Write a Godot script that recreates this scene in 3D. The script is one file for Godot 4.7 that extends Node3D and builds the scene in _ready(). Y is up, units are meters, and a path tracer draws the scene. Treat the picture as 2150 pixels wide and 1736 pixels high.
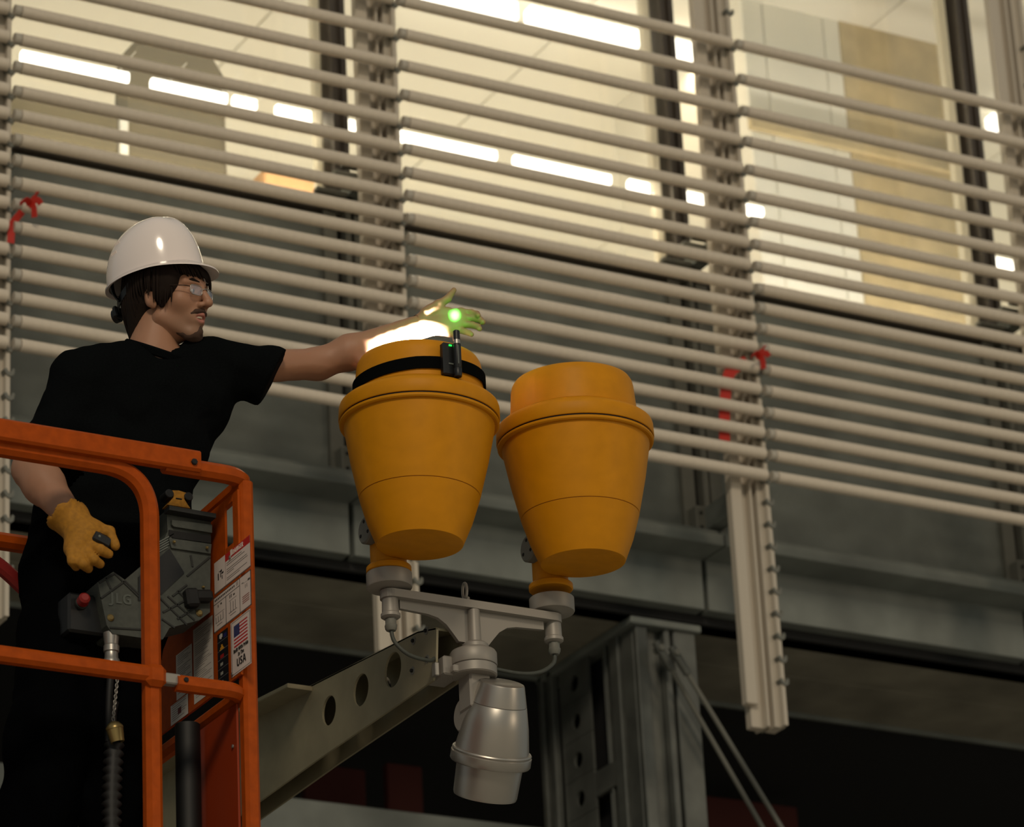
extends Node3D
# A night scene: a worker in a lift basket holds his hand over one of two yellow
# floodlights in front of a facade with horizontal white rods.  y is up, metres,
# x runs along the facade, -z points into the building.

var M := {}
var taken := {}

# ------------------------------------------------------------------ scene tree
func numbered(called: String) -> String:
	var n: int = taken.get(called, 0)
	taken[called] = n + 1
	return called if n == 0 else "%s_%03d" % [called, n]

func thing(called: String, label: String, category: String, at := Vector3.ZERO, group := "") -> Node3D:
	var o := Node3D.new()
	o.name = numbered(called)
	add_child(o)
	o.position = at
	tag(o, label, category, group)
	return o

func tag(o: Node, label: String, category: String, group := "") -> void:
	o.set_meta("label", label)
	o.set_meta("category", category)
	if group != "":
		o.set_meta("group", group)

func put(mesh: Mesh, called: String, m: Material, parent: Node, at := Transform3D()) -> MeshInstance3D:
	var o := MeshInstance3D.new()
	o.mesh = mesh
	o.material_override = m
	o.transform = at
	if parent == self:
		o.name = numbered(called)
		add_child(o)
	else:
		o.name = called
		parent.add_child(o, true)
	return o

func obj(called: String, st: SurfaceTool, m: Material, parent: Node, at := Transform3D()) -> MeshInstance3D:
	return put(st.commit(), called, m, parent, at)

func struct(called: String, st: SurfaceTool, m: Material) -> MeshInstance3D:
	var o := obj(called, st, m, self)
	o.set_meta("kind", "structure")
	return o

func frame_at(p: Vector3) -> Transform3D:
	return Transform3D(Basis(), p)

# ------------------------------------------------------------------ mesh helpers
func tool() -> SurfaceTool:
	var st := SurfaceTool.new()
	st.begin(Mesh.PRIMITIVE_TRIANGLES)
	return st

func tri(st: SurfaceTool, a: Vector3, b: Vector3, c: Vector3, n: Vector3) -> void:
	var cr := (b - a).cross(c - a)
	if cr.length_squared() < 1e-20:
		return
	var order := [a, b, c] if cr.dot(n) < 0.0 else [a, c, b]
	for p in order:
		st.set_normal(n)
		st.add_vertex(p)

func quad(st: SurfaceTool, a: Vector3, b: Vector3, c: Vector3, d: Vector3, n: Vector3) -> void:
	tri(st, a, b, c, n)
	tri(st, a, c, d, n)

func smooth_quad(st: SurfaceTool, p: Array, n: Array) -> void:
	for t in [[0, 1, 2], [0, 2, 3]]:
		var a: Vector3 = p[t[0]]
		var b: Vector3 = p[t[1]]
		var c: Vector3 = p[t[2]]
		var cr := (b - a).cross(c - a)
		if cr.length_squared() < 1e-22:
			continue
		var mean: Vector3 = n[t[0]] + n[t[1]] + n[t[2]]
		var o: Array = t if cr.dot(mean) < 0.0 else [t[0], t[2], t[1]]
		for k in o:
			st.set_normal(n[k])
			st.add_vertex(p[k])

# a box with chamfered edges
func box(st: SurfaceTool, c: Vector3, s: Vector3, bev := 0.003, b := Basis()) -> void:
	var h := s * 0.5
	bev = minf(bev, minf(h.x, minf(h.y, h.z)) * 0.6)
	var ax := [b.x, b.y, b.z]
	var hh := [h.x, h.y, h.z]
	for i in 3:
		var j := (i + 1) % 3
		var k := (i + 2) % 3
		for s1 in [-1.0, 1.0]:
			var f: Vector3 = c + ax[i] * (hh[i] * s1)
			var u: Vector3 = ax[j] * (hh[j] - bev)
			var v: Vector3 = ax[k] * (hh[k] - bev)
			quad(st, f - u - v, f + u - v, f + u + v, f - u + v, ax[i] * s1)
			for s2 in [-1.0, 1.0]:
				var n: Vector3 = (ax[i] * s1 + ax[j] * s2).normalized()
				var e1: Vector3 = c + ax[i] * (hh[i] * s1) + ax[j] * ((hh[j] - bev) * s2)
				var e2: Vector3 = c + ax[i] * ((hh[i] - bev) * s1) + ax[j] * (hh[j] * s2)
				quad(st, e1 - v, e1 + v, e2 + v, e2 - v, n)
	for sx in [-1.0, 1.0]:
		for sy in [-1.0, 1.0]:
			for sz in [-1.0, 1.0]:
				var q := Vector3(sx, sy, sz)
				var a: Vector3 = c + b * Vector3(h.x * sx, (h.y - bev) * sy, (h.z - bev) * sz)
				var d: Vector3 = c + b * Vector3((h.x - bev) * sx, h.y * sy, (h.z - bev) * sz)
				var e: Vector3 = c + b * Vector3((h.x - bev) * sx, (h.y - bev) * sy, h.z * sz)
				tri(st, a, d, e, (b * q).normalized())

func box2(st: SurfaceTool, lo: Vector3, hi: Vector3, bev := 0.003) -> void:
	box(st, (lo + hi) * 0.5, (hi - lo).abs(), bev)

# surface of revolution round y; the profile runs outside-bottom to top: [r, y]
func lathe(st: SurfaceTool, prof: Array, seg := 32, at := Transform3D()) -> void:
	var m := prof.size()
	var sn := []
	for i in m - 1:
		var d: Vector2 = prof[i + 1] - prof[i]
		sn.append(Vector2(d.y, -d.x).normalized())
	for i in m - 1:
		var n0: Vector2 = sn[i]
		var n1: Vector2 = sn[i]
		if i > 0 and n0.dot(sn[i - 1]) > 0.8:
			n0 = (n0 + sn[i - 1]).normalized()
		if i < m - 2 and n1.dot(sn[i + 1]) > 0.8:
			n1 = (n1 + sn[i + 1]).normalized()
		var p: Vector2 = prof[i]
		var q: Vector2 = prof[i + 1]
		for s in seg:
			var a := TAU * s / seg
			var b := TAU * (s + 1) / seg
			var ca := Vector3(cos(a), 0, sin(a))
			var cb := Vector3(cos(b), 0, sin(b))
			var pts := [ca * p.x + Vector3(0, p.y, 0), cb * p.x + Vector3(0, p.y, 0), cb * q.x + Vector3(0, q.y, 0), ca * q.x + Vector3(0, q.y, 0)]
			var nn := [ca * n0.x + Vector3(0, n0.y, 0), cb * n0.x + Vector3(0, n0.y, 0), cb * n1.x + Vector3(0, n1.y, 0), ca * n1.x + Vector3(0, n1.y, 0)]
			for k in 4:
				pts[k] = at * pts[k]
				nn[k] = (at.basis * nn[k]).normalized()
			smooth_quad(st, pts, nn)

func along(a: Vector3, b: Vector3) -> Transform3D:   # y axis from a to b
	var y := (b - a).normalized()
	var x := y.cross(Vector3(0.31, 0.2, 0.93)).normalized()
	return Transform3D(Basis(x, y, x.cross(y)), a)

func rod(st: SurfaceTool, a: Vector3, b: Vector3, r: float, seg := 16, r2 := -1.0, bev := 0.0015) -> void:
	var l := (b - a).length()
	var e := r if r2 < 0.0 else r2
	bev = minf(bev, minf(r, e) * 0.4)
	lathe(st, [Vector2(0, 0), Vector2(r - bev, 0), Vector2(r, bev), Vector2(e, l - bev), Vector2(e - bev, l), Vector2(0, l)], seg, along(a, b))

func spline(pts: Array, steps := 6) -> PackedVector3Array:
	var out := PackedVector3Array()
	var n := pts.size()
	for i in n - 1:
		var p0: Vector3 = pts[maxi(i - 1, 0)]
		var p1: Vector3 = pts[i]
		var p2: Vector3 = pts[i + 1]
		var p3: Vector3 = pts[mini(i + 2, n - 1)]
		for s in steps:
			out.append(p1.cubic_interpolate(p2, p0, p3, float(s) / steps))
	out.append(pts[n - 1])
	return out

# corners of a polyline rounded to a radius
func rounded(pts: Array, rad: float, steps := 7) -> PackedVector3Array:
	var out := PackedVector3Array([pts[0]])
	for i in range(1, pts.size() - 1):
		var p: Vector3 = pts[i]
		var a: Vector3 = (pts[i - 1] - p)
		var b: Vector3 = (pts[i + 1] - p)
		var r := minf(rad, minf(a.length(), b.length()) * 0.49)
		var s := p + a.normalized() * r
		var e := p + b.normalized() * r
		for k in steps + 1:
			var t := float(k) / steps
			out.append(s.lerp(p, t).lerp(p.lerp(e, t), t))
	out.append(pts[-1])
	return out

# sweeps a section (Vector2 list, convex) along a path; "flat" is the section's x axis hint
func sweep(st: SurfaceTool, path: PackedVector3Array, sec: PackedVector2Array, hint: Vector3, round_sec := false, scales := PackedFloat32Array()) -> void:
	var n := path.size()
	var m := sec.size()
	var rings := []
	var norms := []
	for i in n:
		var t := (path[mini(i + 1, n - 1)] - path[maxi(i - 1, 0)]).normalized()
		var x := (hint - t * hint.dot(t)).normalized()
		var y := t.cross(x)
		var sc := scales[i] if scales.size() == n else 1.0
		var ring := []
		var nr := []
		for p in sec:
			ring.append(path[i] + (x * p.x + y * p.y) * sc)
			nr.append((x * p.x + y * p.y).normalized())
		rings.append(ring)
		norms.append(nr)
	for i in n - 1:
		for k in m:
			var l := (k + 1) % m
			var pts := [rings[i][k], rings[i][l], rings[i + 1][l], rings[i + 1][k]]
			if round_sec:
				smooth_quad(st, pts, [norms[i][k], norms[i][l], norms[i + 1][l], norms[i + 1][k]])
			else:
				var e0: Vector3 = (norms[i][k] + norms[i][l])
				var d0: Vector3 = pts[1] - pts[0]
				var d1: Vector3 = pts[2] - pts[3]
				var u := d0.normalized()
				var a0 := (e0 - u * e0.dot(u)).normalized()
				var e1: Vector3 = (norms[i + 1][k] + norms[i + 1][l])
				var w := d1.normalized()
				var a1 := (e1 - w * e1.dot(w)).normalized()
				smooth_quad(st, pts, [a0, a0, a1, a1])
	for e in [0, n - 1]:
		var t2 := (path[1] - path[0]).normalized() * -1.0 if e == 0 else (path[n - 1] - path[n - 2]).normalized()
		for k in range(1, m - 1):
			tri(st, rings[e][0], rings[e][k], rings[e][k + 1], t2)

func rect(w: float, h: float, c := 0.004) -> PackedVector2Array:
	var x := w * 0.5
	var y := h * 0.5
	return PackedVector2Array([Vector2(x, -y + c), Vector2(x, y - c), Vector2(x - c, y), Vector2(-x + c, y), Vector2(-x, y - c), Vector2(-x, -y + c), Vector2(-x + c, -y), Vector2(x - c, -y)])

func disc(r: float, seg := 10) -> PackedVector2Array:
	var out := PackedVector2Array()
	for i in seg:
		out.append(Vector2(cos(TAU * i / seg), sin(TAU * i / seg)) * r)
	return out

func tube(st: SurfaceTool, path: PackedVector3Array, r: float, seg := 10, scales := PackedFloat32Array()) -> void:
	var d := (path[-1] - path[0]).normalized()
	var h := Vector3(0, 1, 0) if absf(d.y) < 0.8 else Vector3(0.3, 0, 1)
	sweep(st, path, disc(r, seg), h, true, scales)

# a flat outline given depth along local z (0 .. depth)
func prism(st: SurfaceTool, poly: PackedVector2Array, depth: float, at := Transform3D()) -> void:
	var n := poly.size()
	var idx := Geometry2D.triangulate_polygon(poly)
	for side in [0.0, 1.0]:
		var nn := at.basis * Vector3(0, 0, 1.0 if side > 0.5 else -1.0)
		for k in range(0, idx.size(), 3):
			var p := []
			for q in 3:
				var v := poly[idx[k + q]]
				p.append(at * Vector3(v.x, v.y, depth * side))
			tri(st, p[0], p[1], p[2], nn * signf(depth))
	var cw := Geometry2D.is_polygon_clockwise(poly)
	for k in n:
		var a := poly[k]
		var b := poly[(k + 1) % n]
		var d := (b - a).normalized()
		var o := Vector2(d.y, -d.x) * (-1.0 if cw else 1.0)
		quad(st, at * Vector3(a.x, a.y, 0), at * Vector3(b.x, b.y, 0), at * Vector3(b.x, b.y, depth), at * Vector3(a.x, a.y, depth), at.basis * Vector3(o.x, o.y, 0))

# a plate (four corners in a plane, thickness along t) with one round hole
func holed_plate(st: SurfaceTool, q: Array, c: Vector3, r: float, t: Vector3) -> void:
	var n := t.normalized()
	var ex: Vector3 = (q[1] - q[0]).normalized()
	var ey := n.cross(ex).normalized()
	var angs := []
	for k in 28:
		angs.append(TAU * k / 28.0 - PI)
	for p in q:
		var d: Vector3 = p - c
		angs.append(atan2(d.dot(ey), d.dot(ex)))
	angs.sort()
	var inner := []
	var outer := []
	for a in angs:
		var dir: Vector3 = ex * cos(a) + ey * sin(a)
		inner.append(c + dir * r)
		var best := 1e9
		for k in 4:
			var e0: Vector3 = q[k]
			var e1: Vector3 = q[(k + 1) % 4]
			var en := n.cross(e1 - e0)
			var dn := dir.dot(en)
			if absf(dn) > 1e-7:
				var s := (e0 - c).dot(en) / dn
				if s > 1e-5:
					best = minf(best, s)
		outer.append(c + dir * best)
	var m := angs.size()
	for k in m:
		var l := (k + 1) % m
		quad(st, inner[k], inner[l], outer[l], outer[k], -n)
		quad(st, inner[k] + t, inner[l] + t, outer[l] + t, outer[k] + t, n)
		var mid: Vector3 = (inner[k] + inner[l]) * 0.5
		quad(st, inner[k], inner[l], inner[l] + t, inner[k] + t, (c - mid).normalized())
	for k in 4:
		var e0: Vector3 = q[k]
		var e1: Vector3 = q[(k + 1) % 4]
		var o := (e1 - e0).cross(n).normalized()
		if o.dot((e0 + e1) * 0.5 - c) < 0.0:
			o = -o
		quad(st, e0, e1, e1 + t, e0 + t, o)

# ------------------------------------------------------------------ implicit shapes
class Field:
	var o: Vector3
	var c: float
	var nx: int
	var ny: int
	var nz: int
	var g := PackedFloat32Array()

	func _init(lo: Vector3, hi: Vector3, cell: float) -> void:
		o = lo
		c = cell
		nx = int(ceil((hi.x - lo.x) / c)) + 2
		ny = int(ceil((hi.y - lo.y) / c)) + 2
		nz = int(ceil((hi.z - lo.z) / c)) + 2
		g.resize(nx * ny * nz)
		g.fill(1.0)

	func span(lo: Vector3, hi: Vector3) -> Array:
		var a := ((lo - o) / c).floor()
		var b := ((hi - o) / c).ceil()
		return [maxi(int(a.x), 0), mini(int(b.x), nx - 1), maxi(int(a.y), 0), mini(int(b.y), ny - 1), maxi(int(a.z), 0), mini(int(b.z), nz - 1)]

	func cap(a: Vector3, b: Vector3, ra: float, rb: float, k := 0.02, sub := false) -> void:
		var m := maxf(ra, rb) + k + 2.5 * c
		var s := span(a.min(b) - Vector3.ONE * m, a.max(b) + Vector3.ONE * m)
		var ba := b - a
		var ll := maxf(ba.length_squared(), 1e-9)
		for z in range(s[4], s[5] + 1):
			for y in range(s[2], s[3] + 1):
				var row := (z * ny + y) * nx
				for x in range(s[0], s[1] + 1):
					var pa := o + Vector3(x, y, z) * c - a
					var h := clampf(pa.dot(ba) / ll, 0.0, 1.0)
					mixin(row + x, (pa - ba * h).length() - (ra + (rb - ra) * h), k, sub)

	func ell(e: Vector3, r: Vector3, k := 0.02, sub := false, b := Basis()) -> void:
		var m := maxf(r.x, maxf(r.y, r.z)) + k + 2.5 * c
		var s := span(e - Vector3.ONE * m, e + Vector3.ONE * m)
		var inv := b.transposed()
		var plain := b == Basis()
		for z in range(s[4], s[5] + 1):
			for y in range(s[2], s[3] + 1):
				var row := (z * ny + y) * nx
				for x in range(s[0], s[1] + 1):
					var p := o + Vector3(x, y, z) * c - e
					if not plain:
						p = inv * p
					var q := p / r
					var k0 := q.length()
					var k1 := (q / r).length()
					mixin(row + x, (k0 - 1.0) * (k0 / k1 if k1 > 1e-6 else 0.01), k, sub)

	func mixin(i: int, d: float, k: float, sub: bool) -> void:
		var v := g[i]
		if sub:
			var hs := clampf(0.5 - 0.5 * (v + d) / k, 0.0, 1.0)
			g[i] = v + (-d - v) * hs + k * hs * (1.0 - hs)
		else:
			if d - v > k:
				return
			var h := clampf(0.5 + 0.5 * (v - d) / k, 0.0, 1.0)
			g[i] = v + (d - v) * h - k * h * (1.0 - h)

	# removes what lies on the side the normal points to; only inside a ball if rad > 0
	func slice(p: Vector3, n: Vector3, rad := 0.0) -> void:
		for z in nz:
			for y in ny:
				var row := (z * ny + y) * nx
				for x in nx:
					var q := o + Vector3(x, y, z) * c - p
					if rad > 0.0 and q.length() > rad:
						continue
					g[row + x] = maxf(g[row + x], q.dot(n))

	func ripple(noise: FastNoiseLite, amount: float) -> void:
		for z in nz:
			for y in ny:
				var row := (z * ny + y) * nx
				for x in nx:
					if absf(g[row + x]) < 0.05:
						g[row + x] += noise.get_noise_3dv(o + Vector3(x, y, z) * c) * amount

	func emit(acc: Dictionary, at := Transform3D(), paint: Variant = null) -> void:
		var vi := {}
		var vs := PackedVector3Array()
		var sx := nx
		var sy := nx * ny
		var offs := [0, 1, sx, sx + 1, sy, sy + 1, sy + sx, sy + sx + 1]
		for z in nz - 1:
			for y in ny - 1:
				var row := (z * ny + y) * nx
				for x in nx - 1:
					var i := row + x
					if absf(g[i]) > 2.0 * c:
						continue
					var inside := 0
					for k in 8:
						if g[i + offs[k]] < 0.0:
							inside += 1
					if inside == 0 or inside == 8:
						continue
					var sum := Vector3.ZERO
					var cnt := 0
					for k in 8:
						for bit in [1, 2, 4]:
							if k & bit:
								continue
							var l: int = k | bit
							var a := g[i + offs[k]]
							var b := g[i + offs[l]]
							if (a < 0.0) != (b < 0.0):
								var t := a / (a - b)
								var pk := Vector3(k & 1, (k >> 1) & 1, (k >> 2) & 1)
								var pl := Vector3(l & 1, (l >> 1) & 1, (l >> 2) & 1)
								sum += pk.lerp(pl, t)
								cnt += 1
					vi[i] = vs.size()
					vs.append(o + (Vector3(x, y, z) + sum / cnt) * c)
		var nn := PackedVector3Array()
		nn.resize(vs.size())
		var ix := PackedInt32Array()
		var strides := [1, sx, sy]
		for i in vi:
			var at0: int = i
			for axis in 3:
				var st: int = strides[axis]
				var j: int = at0 + st
				if (g[at0] < 0.0) == (g[j] < 0.0):
					continue
				var u: int = strides[(axis + 1) % 3]
				var w: int = strides[(axis + 2) % 3]
				if not (vi.has(at0 - u) and vi.has(at0 - w) and vi.has(at0 - u - w)):
					continue
				var q := [vi[at0], vi[at0 - u], vi[at0 - u - w], vi[at0 - w]]
				var cr: Vector3 = (vs[q[1]] - vs[q[0]]).cross(vs[q[2]] - vs[q[0]]) + (vs[q[2]] - vs[q[0]]).cross(vs[q[3]] - vs[q[0]])
				var outward := cr[axis] > 0.0
				if g[at0] > 0.0:
					outward = not outward
				if outward:
					q = [q[0], q[3], q[2], q[1]]
				else:
					cr = -cr
				for k in q:
					nn[k] += cr
				ix.append_array(PackedInt32Array([q[0], q[1], q[2], q[0], q[2], q[3]]))
		var base: int = acc.v.size()
		for k in vs.size():
			acc.v.append(at * vs[k])
			acc.n.append((at.basis * nn[k]).normalized())
			acc.c.append(paint.call(vs[k]) if paint != null else Color.WHITE)
		for k in ix:
			acc.i.append(base + k)

func blob() -> Dictionary:
	return {"v": PackedVector3Array(), "n": PackedVector3Array(), "c": PackedColorArray(), "i": PackedInt32Array()}

func skin_mesh(acc: Dictionary) -> ArrayMesh:
	var a := []
	a.resize(Mesh.ARRAY_MAX)
	a[Mesh.ARRAY_VERTEX] = acc.v
	a[Mesh.ARRAY_NORMAL] = acc.n
	a[Mesh.ARRAY_COLOR] = acc.c
	a[Mesh.ARRAY_INDEX] = acc.i
	var m := ArrayMesh.new()
	m.add_surface_from_arrays(Mesh.PRIMITIVE_TRIANGLES, a)
	return m

# ------------------------------------------------------------------ materials
func mat(called: String, c: Color, rough := 0.6, metal := 0.0) -> StandardMaterial3D:
	var m := StandardMaterial3D.new()
	m.albedo_color = c
	m.roughness = rough
	m.metallic = metal
	M[called] = m
	return m

# mottles a colour: fine noise between two tones, laid on triplanar
func mottle(m: StandardMaterial3D, seed_: int, freq: float, dark: float, scale: float, bump := 0.0) -> void:
	var n := FastNoiseLite.new()
	n.seed = seed_
	n.frequency = freq
	n.fractal_octaves = 4
	var t := NoiseTexture2D.new()
	t.width = 256
	t.height = 256
	t.seamless = true
	t.noise = n
	var gr := Gradient.new()
	gr.set_color(0, Color(dark, dark, dark))
	gr.set_color(1, Color(1, 1, 1))
	t.color_ramp = gr
	m.albedo_texture = t
	m.uv1_triplanar = true
	m.uv1_world_triplanar = true
	m.uv1_scale = Vector3.ONE * scale
	if bump > 0.0:
		var b := NoiseTexture2D.new()
		b.width = 256
		b.height = 256
		b.seamless = true
		b.noise = n
		b.as_normal_map = true
		b.bump_strength = bump
		m.normal_enabled = true
		m.normal_texture = b

func glow(called: String, c: Color, e: float) -> StandardMaterial3D:
	var m := mat(called, c, 0.5)
	m.emission_enabled = true
	m.emission = c
	m.emission_energy_multiplier = e
	return m

func make_materials() -> void:
	mottle(mat("rod", Color(0.84, 0.79, 0.72), 0.45), 3, 0.05, 0.95, 3.0)
	mat("mast", Color(0.74, 0.70, 0.64), 0.5)
	mat("sleeve", Color(0.70, 0.67, 0.62), 0.4)
	mottle(mat("steel", Color(0.50, 0.52, 0.50), 0.55, 0.1), 5, 0.012, 0.80, 0.9)
	mottle(mat("steel_dark", Color(0.60, 0.58, 0.52), 0.6, 0.1), 6, 0.012, 0.75, 0.8)
	mottle(mat("column", Color(0.44, 0.45, 0.43), 0.42, 0.35), 7, 0.02, 0.72, 0.7)
	mat("bracket", Color(0.42, 0.42, 0.39), 0.6)
	mat("dark", Color(0.05, 0.05, 0.05), 0.8)
	mat("mullion", Color(0.30, 0.27, 0.24), 0.45, 0.3)
	mat("trim_light", Color(0.80, 0.77, 0.68), 0.5)
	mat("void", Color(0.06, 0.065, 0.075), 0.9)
	mat("redboard", Color(0.30, 0.10, 0.07), 0.8)
	mat("asphalt", Color(0.74, 0.72, 0.68), 0.9)
	mat("plaster", Color(0.91, 0.89, 0.83), 0.8)
	mat("panel_white", Color(0.92, 0.91, 0.86), 0.7)
	mottle(mat("beige", Color(0.80, 0.72, 0.54), 0.8), 8, 0.02, 0.88, 1.0)
	mottle(mat("fabric", Color(0.50, 0.45, 0.33), 0.95), 9, 0.12, 0.75, 4.0)
	mottle(mat("chair", Color(0.52, 0.47, 0.36), 0.95), 10, 0.12, 0.75, 5.0)
	mat("tan", Color(0.80, 0.62, 0.42), 0.8)
	mat("floor_in", Color(0.55, 0.50, 0.42), 0.9)
	mottle(mat("yellow", Color(0.82, 0.54, 0.04), 0.5), 11, 0.03, 0.92, 2.0)
	M.yellow.metallic_specular = 0.3
	mat("seam", Color(0.45, 0.25, 0.05), 0.6)
	mat("gasket", Color(0.06, 0.045, 0.03), 0.7)
	mat("silver", Color(0.66, 0.64, 0.61), 0.36, 0.75)
	mat("added_liner", Color(0.9, 0.9, 0.88), 0.5)
	mat("silver_matt", Color(0.58, 0.56, 0.53), 0.5, 0.3)
	mottle(mat("armplate", Color(0.56, 0.53, 0.43), 0.5, 0.2), 12, 0.02, 0.88, 1.2)
	mat("brass", Color(0.60, 0.52, 0.33), 0.35, 0.7)
	mat("bronze", Color(0.20, 0.13, 0.09), 0.35, 0.5)
	mat("black", Color(0.03, 0.032, 0.035), 0.45)
	mat("strap", Color(0.045, 0.05, 0.05), 0.85)
	mottle(mat("orange", Color(0.69, 0.295, 0.045), 0.42), 13, 0.04, 0.86, 2.5)
	M.orange.metallic_specular = 0.25
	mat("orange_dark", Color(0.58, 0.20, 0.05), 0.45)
	mat("rubber", Color(0.03, 0.03, 0.03), 0.6)
	mottle(mat("console", Color(0.27, 0.285, 0.26), 0.6), 14, 0.05, 0.86, 4.0)
	mat("console_dark", Color(0.13, 0.135, 0.125), 0.6)
	mat("red", Color(0.50, 0.06, 0.04), 0.5)
	mat("ribbon", Color(0.70, 0.13, 0.06), 0.6)
	M.ribbon.backlight_enabled = true
	M.ribbon.backlight = Color(0.15, 0.02, 0.01)
	mat("paper", Color(0.82, 0.76, 0.72), 0.6)
	mat("ink", Color(0.06, 0.05, 0.05), 0.7)
	mat("ink_white", Color(0.88, 0.82, 0.78), 0.6)
	mat("ink_grey", Color(0.40, 0.42, 0.40), 0.6)
	mat("emboss", Color(0.315, 0.335, 0.315), 0.6)
	mat("helmet", Color(0.93, 0.88, 0.86), 0.18)
	M.helmet.clearcoat_enabled = true
	M.helmet.clearcoat = 0.6
	M.helmet.clearcoat_roughness = 0.08
	mottle(mat("shirt", Color(0.062, 0.070, 0.074), 0.95), 15, 0.1, 0.8, 6.0)
	mottle(mat("trousers", Color(0.028, 0.031, 0.038), 0.95), 16, 0.1, 0.8, 6.0)
	mottle(mat("leather", Color(0.70, 0.48, 0.10), 0.8), 17, 0.05, 0.78, 6.0, 0.6)
	for k in ["shirt", "trousers", "strap"]:
		M[k].metallic_specular = 0.08
	mat("hair", Color(0.12, 0.085, 0.065), 0.75)
	M.hair.metallic_specular = 0.25
	mat("whisker", Color(0.25, 0.165, 0.115), 0.85)
	mat("eye_white", Color(0.85, 0.82, 0.78), 0.2)
	mat("iris", Color(0.10, 0.07, 0.05), 0.2)
	mat("tooth", Color(0.85, 0.80, 0.70), 0.3)
	var s := mat("skin", Color(1, 1, 1), 0.55)
	s.vertex_color_use_as_albedo = true
	s.subsurf_scatter_enabled = true
	s.subsurf_scatter_strength = 0.08
	var g := mat("pane", Color(0.93, 0.97, 0.95, 0.06), 0.0)
	g.transparency = BaseMaterial3D.TRANSPARENCY_ALPHA
	var l := mat("lens", Color(0.9, 0.92, 1.0, 0.12), 0.0)
	l.transparency = BaseMaterial3D.TRANSPARENCY_ALPHA
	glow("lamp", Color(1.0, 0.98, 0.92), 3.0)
	glow("added_trough", Color(1.0, 0.95, 0.82), 1.0)
	glow("bulb", Color(1.0, 1.0, 0.98), 6.0)
	glow("led", Color(0.1, 1.0, 0.25), 3.0)

# ------------------------------------------------------------------ scene
func _ready() -> void:
	var cam := Camera3D.new()
	cam.name = "camera"
	add_child(cam)
	cam.transform = Transform3D(Basis(Vector3(0.875213, -0.048535, 0.481297), Vector3(-0.155013, 0.914346, 0.374088), Vector3(-0.458228, -0.402014, 0.792724)), Vector3(0, 1.6, 0))
	var lens := CameraAttributesPhysical.new()
	lens.frustum_focal_length = 111.65
	lens.frustum_focus_distance = 9.5
	lens.exposure_aperture = 4.2
	lens.frustum_near = 0.1
	lens.frustum_far = 100.0
	cam.attributes = lens
	cam.fov = 12.2692
	cam.current = true

	var we := WorldEnvironment.new()
	we.name = "environment"
	var env := Environment.new()
	env.background_mode = Environment.BG_COLOR
	env.background_color = Color(0.48, 0.50, 0.49)
	env.tonemap_mode = Environment.TONE_MAPPER_LINEAR
	env.tonemap_exposure = 1.0
	env.sdfgi_enabled = true
	env.ssao_enabled = true
	env.ssil_enabled = true
	we.environment = env
	add_child(we)

	street_lamp("street_light", Vector3(-9.0, 22.0, 19.0), Color(1.0, 0.93, 0.82), 400.0)
	street_lamp("street_light_far", Vector3(22.0, 9.0, 18.0), Color(1.0, 0.90, 0.76), 75.0)

	make_materials()
	build_facade()
	build_interior()
	build_lobby()
	build_screen()
	build_floodlights()
	build_laser()
	build_lift()
	build_console()
	build_worker()

func street_lamp(called: String, at: Vector3, c: Color, e: float) -> void:
	var l := OmniLight3D.new()
	l.name = called
	l.light_color = c
	l.light_energy = e
	l.light_size = 3.5
	l.omni_range = 60.0
	l.omni_attenuation = 2.0
	l.shadow_enabled = true
	l.position = at
	add_child(l)

const GRID := [2.93, 4.43, 5.93, 7.43, 8.93, 10.43]
const MAST := [2.905, 4.405, 5.93, 7.428, 8.89, 10.40]
const RODS := [8.94, 8.787, 8.646, 8.512, 8.389, 8.276, 8.165, 8.068, 7.974, 7.880, 7.798, 7.711, 7.628, 7.540, 7.452, 7.362, 7.274, 7.188, 7.101]
const PLACE := ["leftmost bay", "bay behind the helmet", "middle bay above the floodlights", "right bay", "rightmost bay"]

func part_of_setting(called: String) -> Node3D:
	var o := Node3D.new()
	o.name = called
	o.set_meta("kind", "structure")
	add_child(o)
	return o

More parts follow.
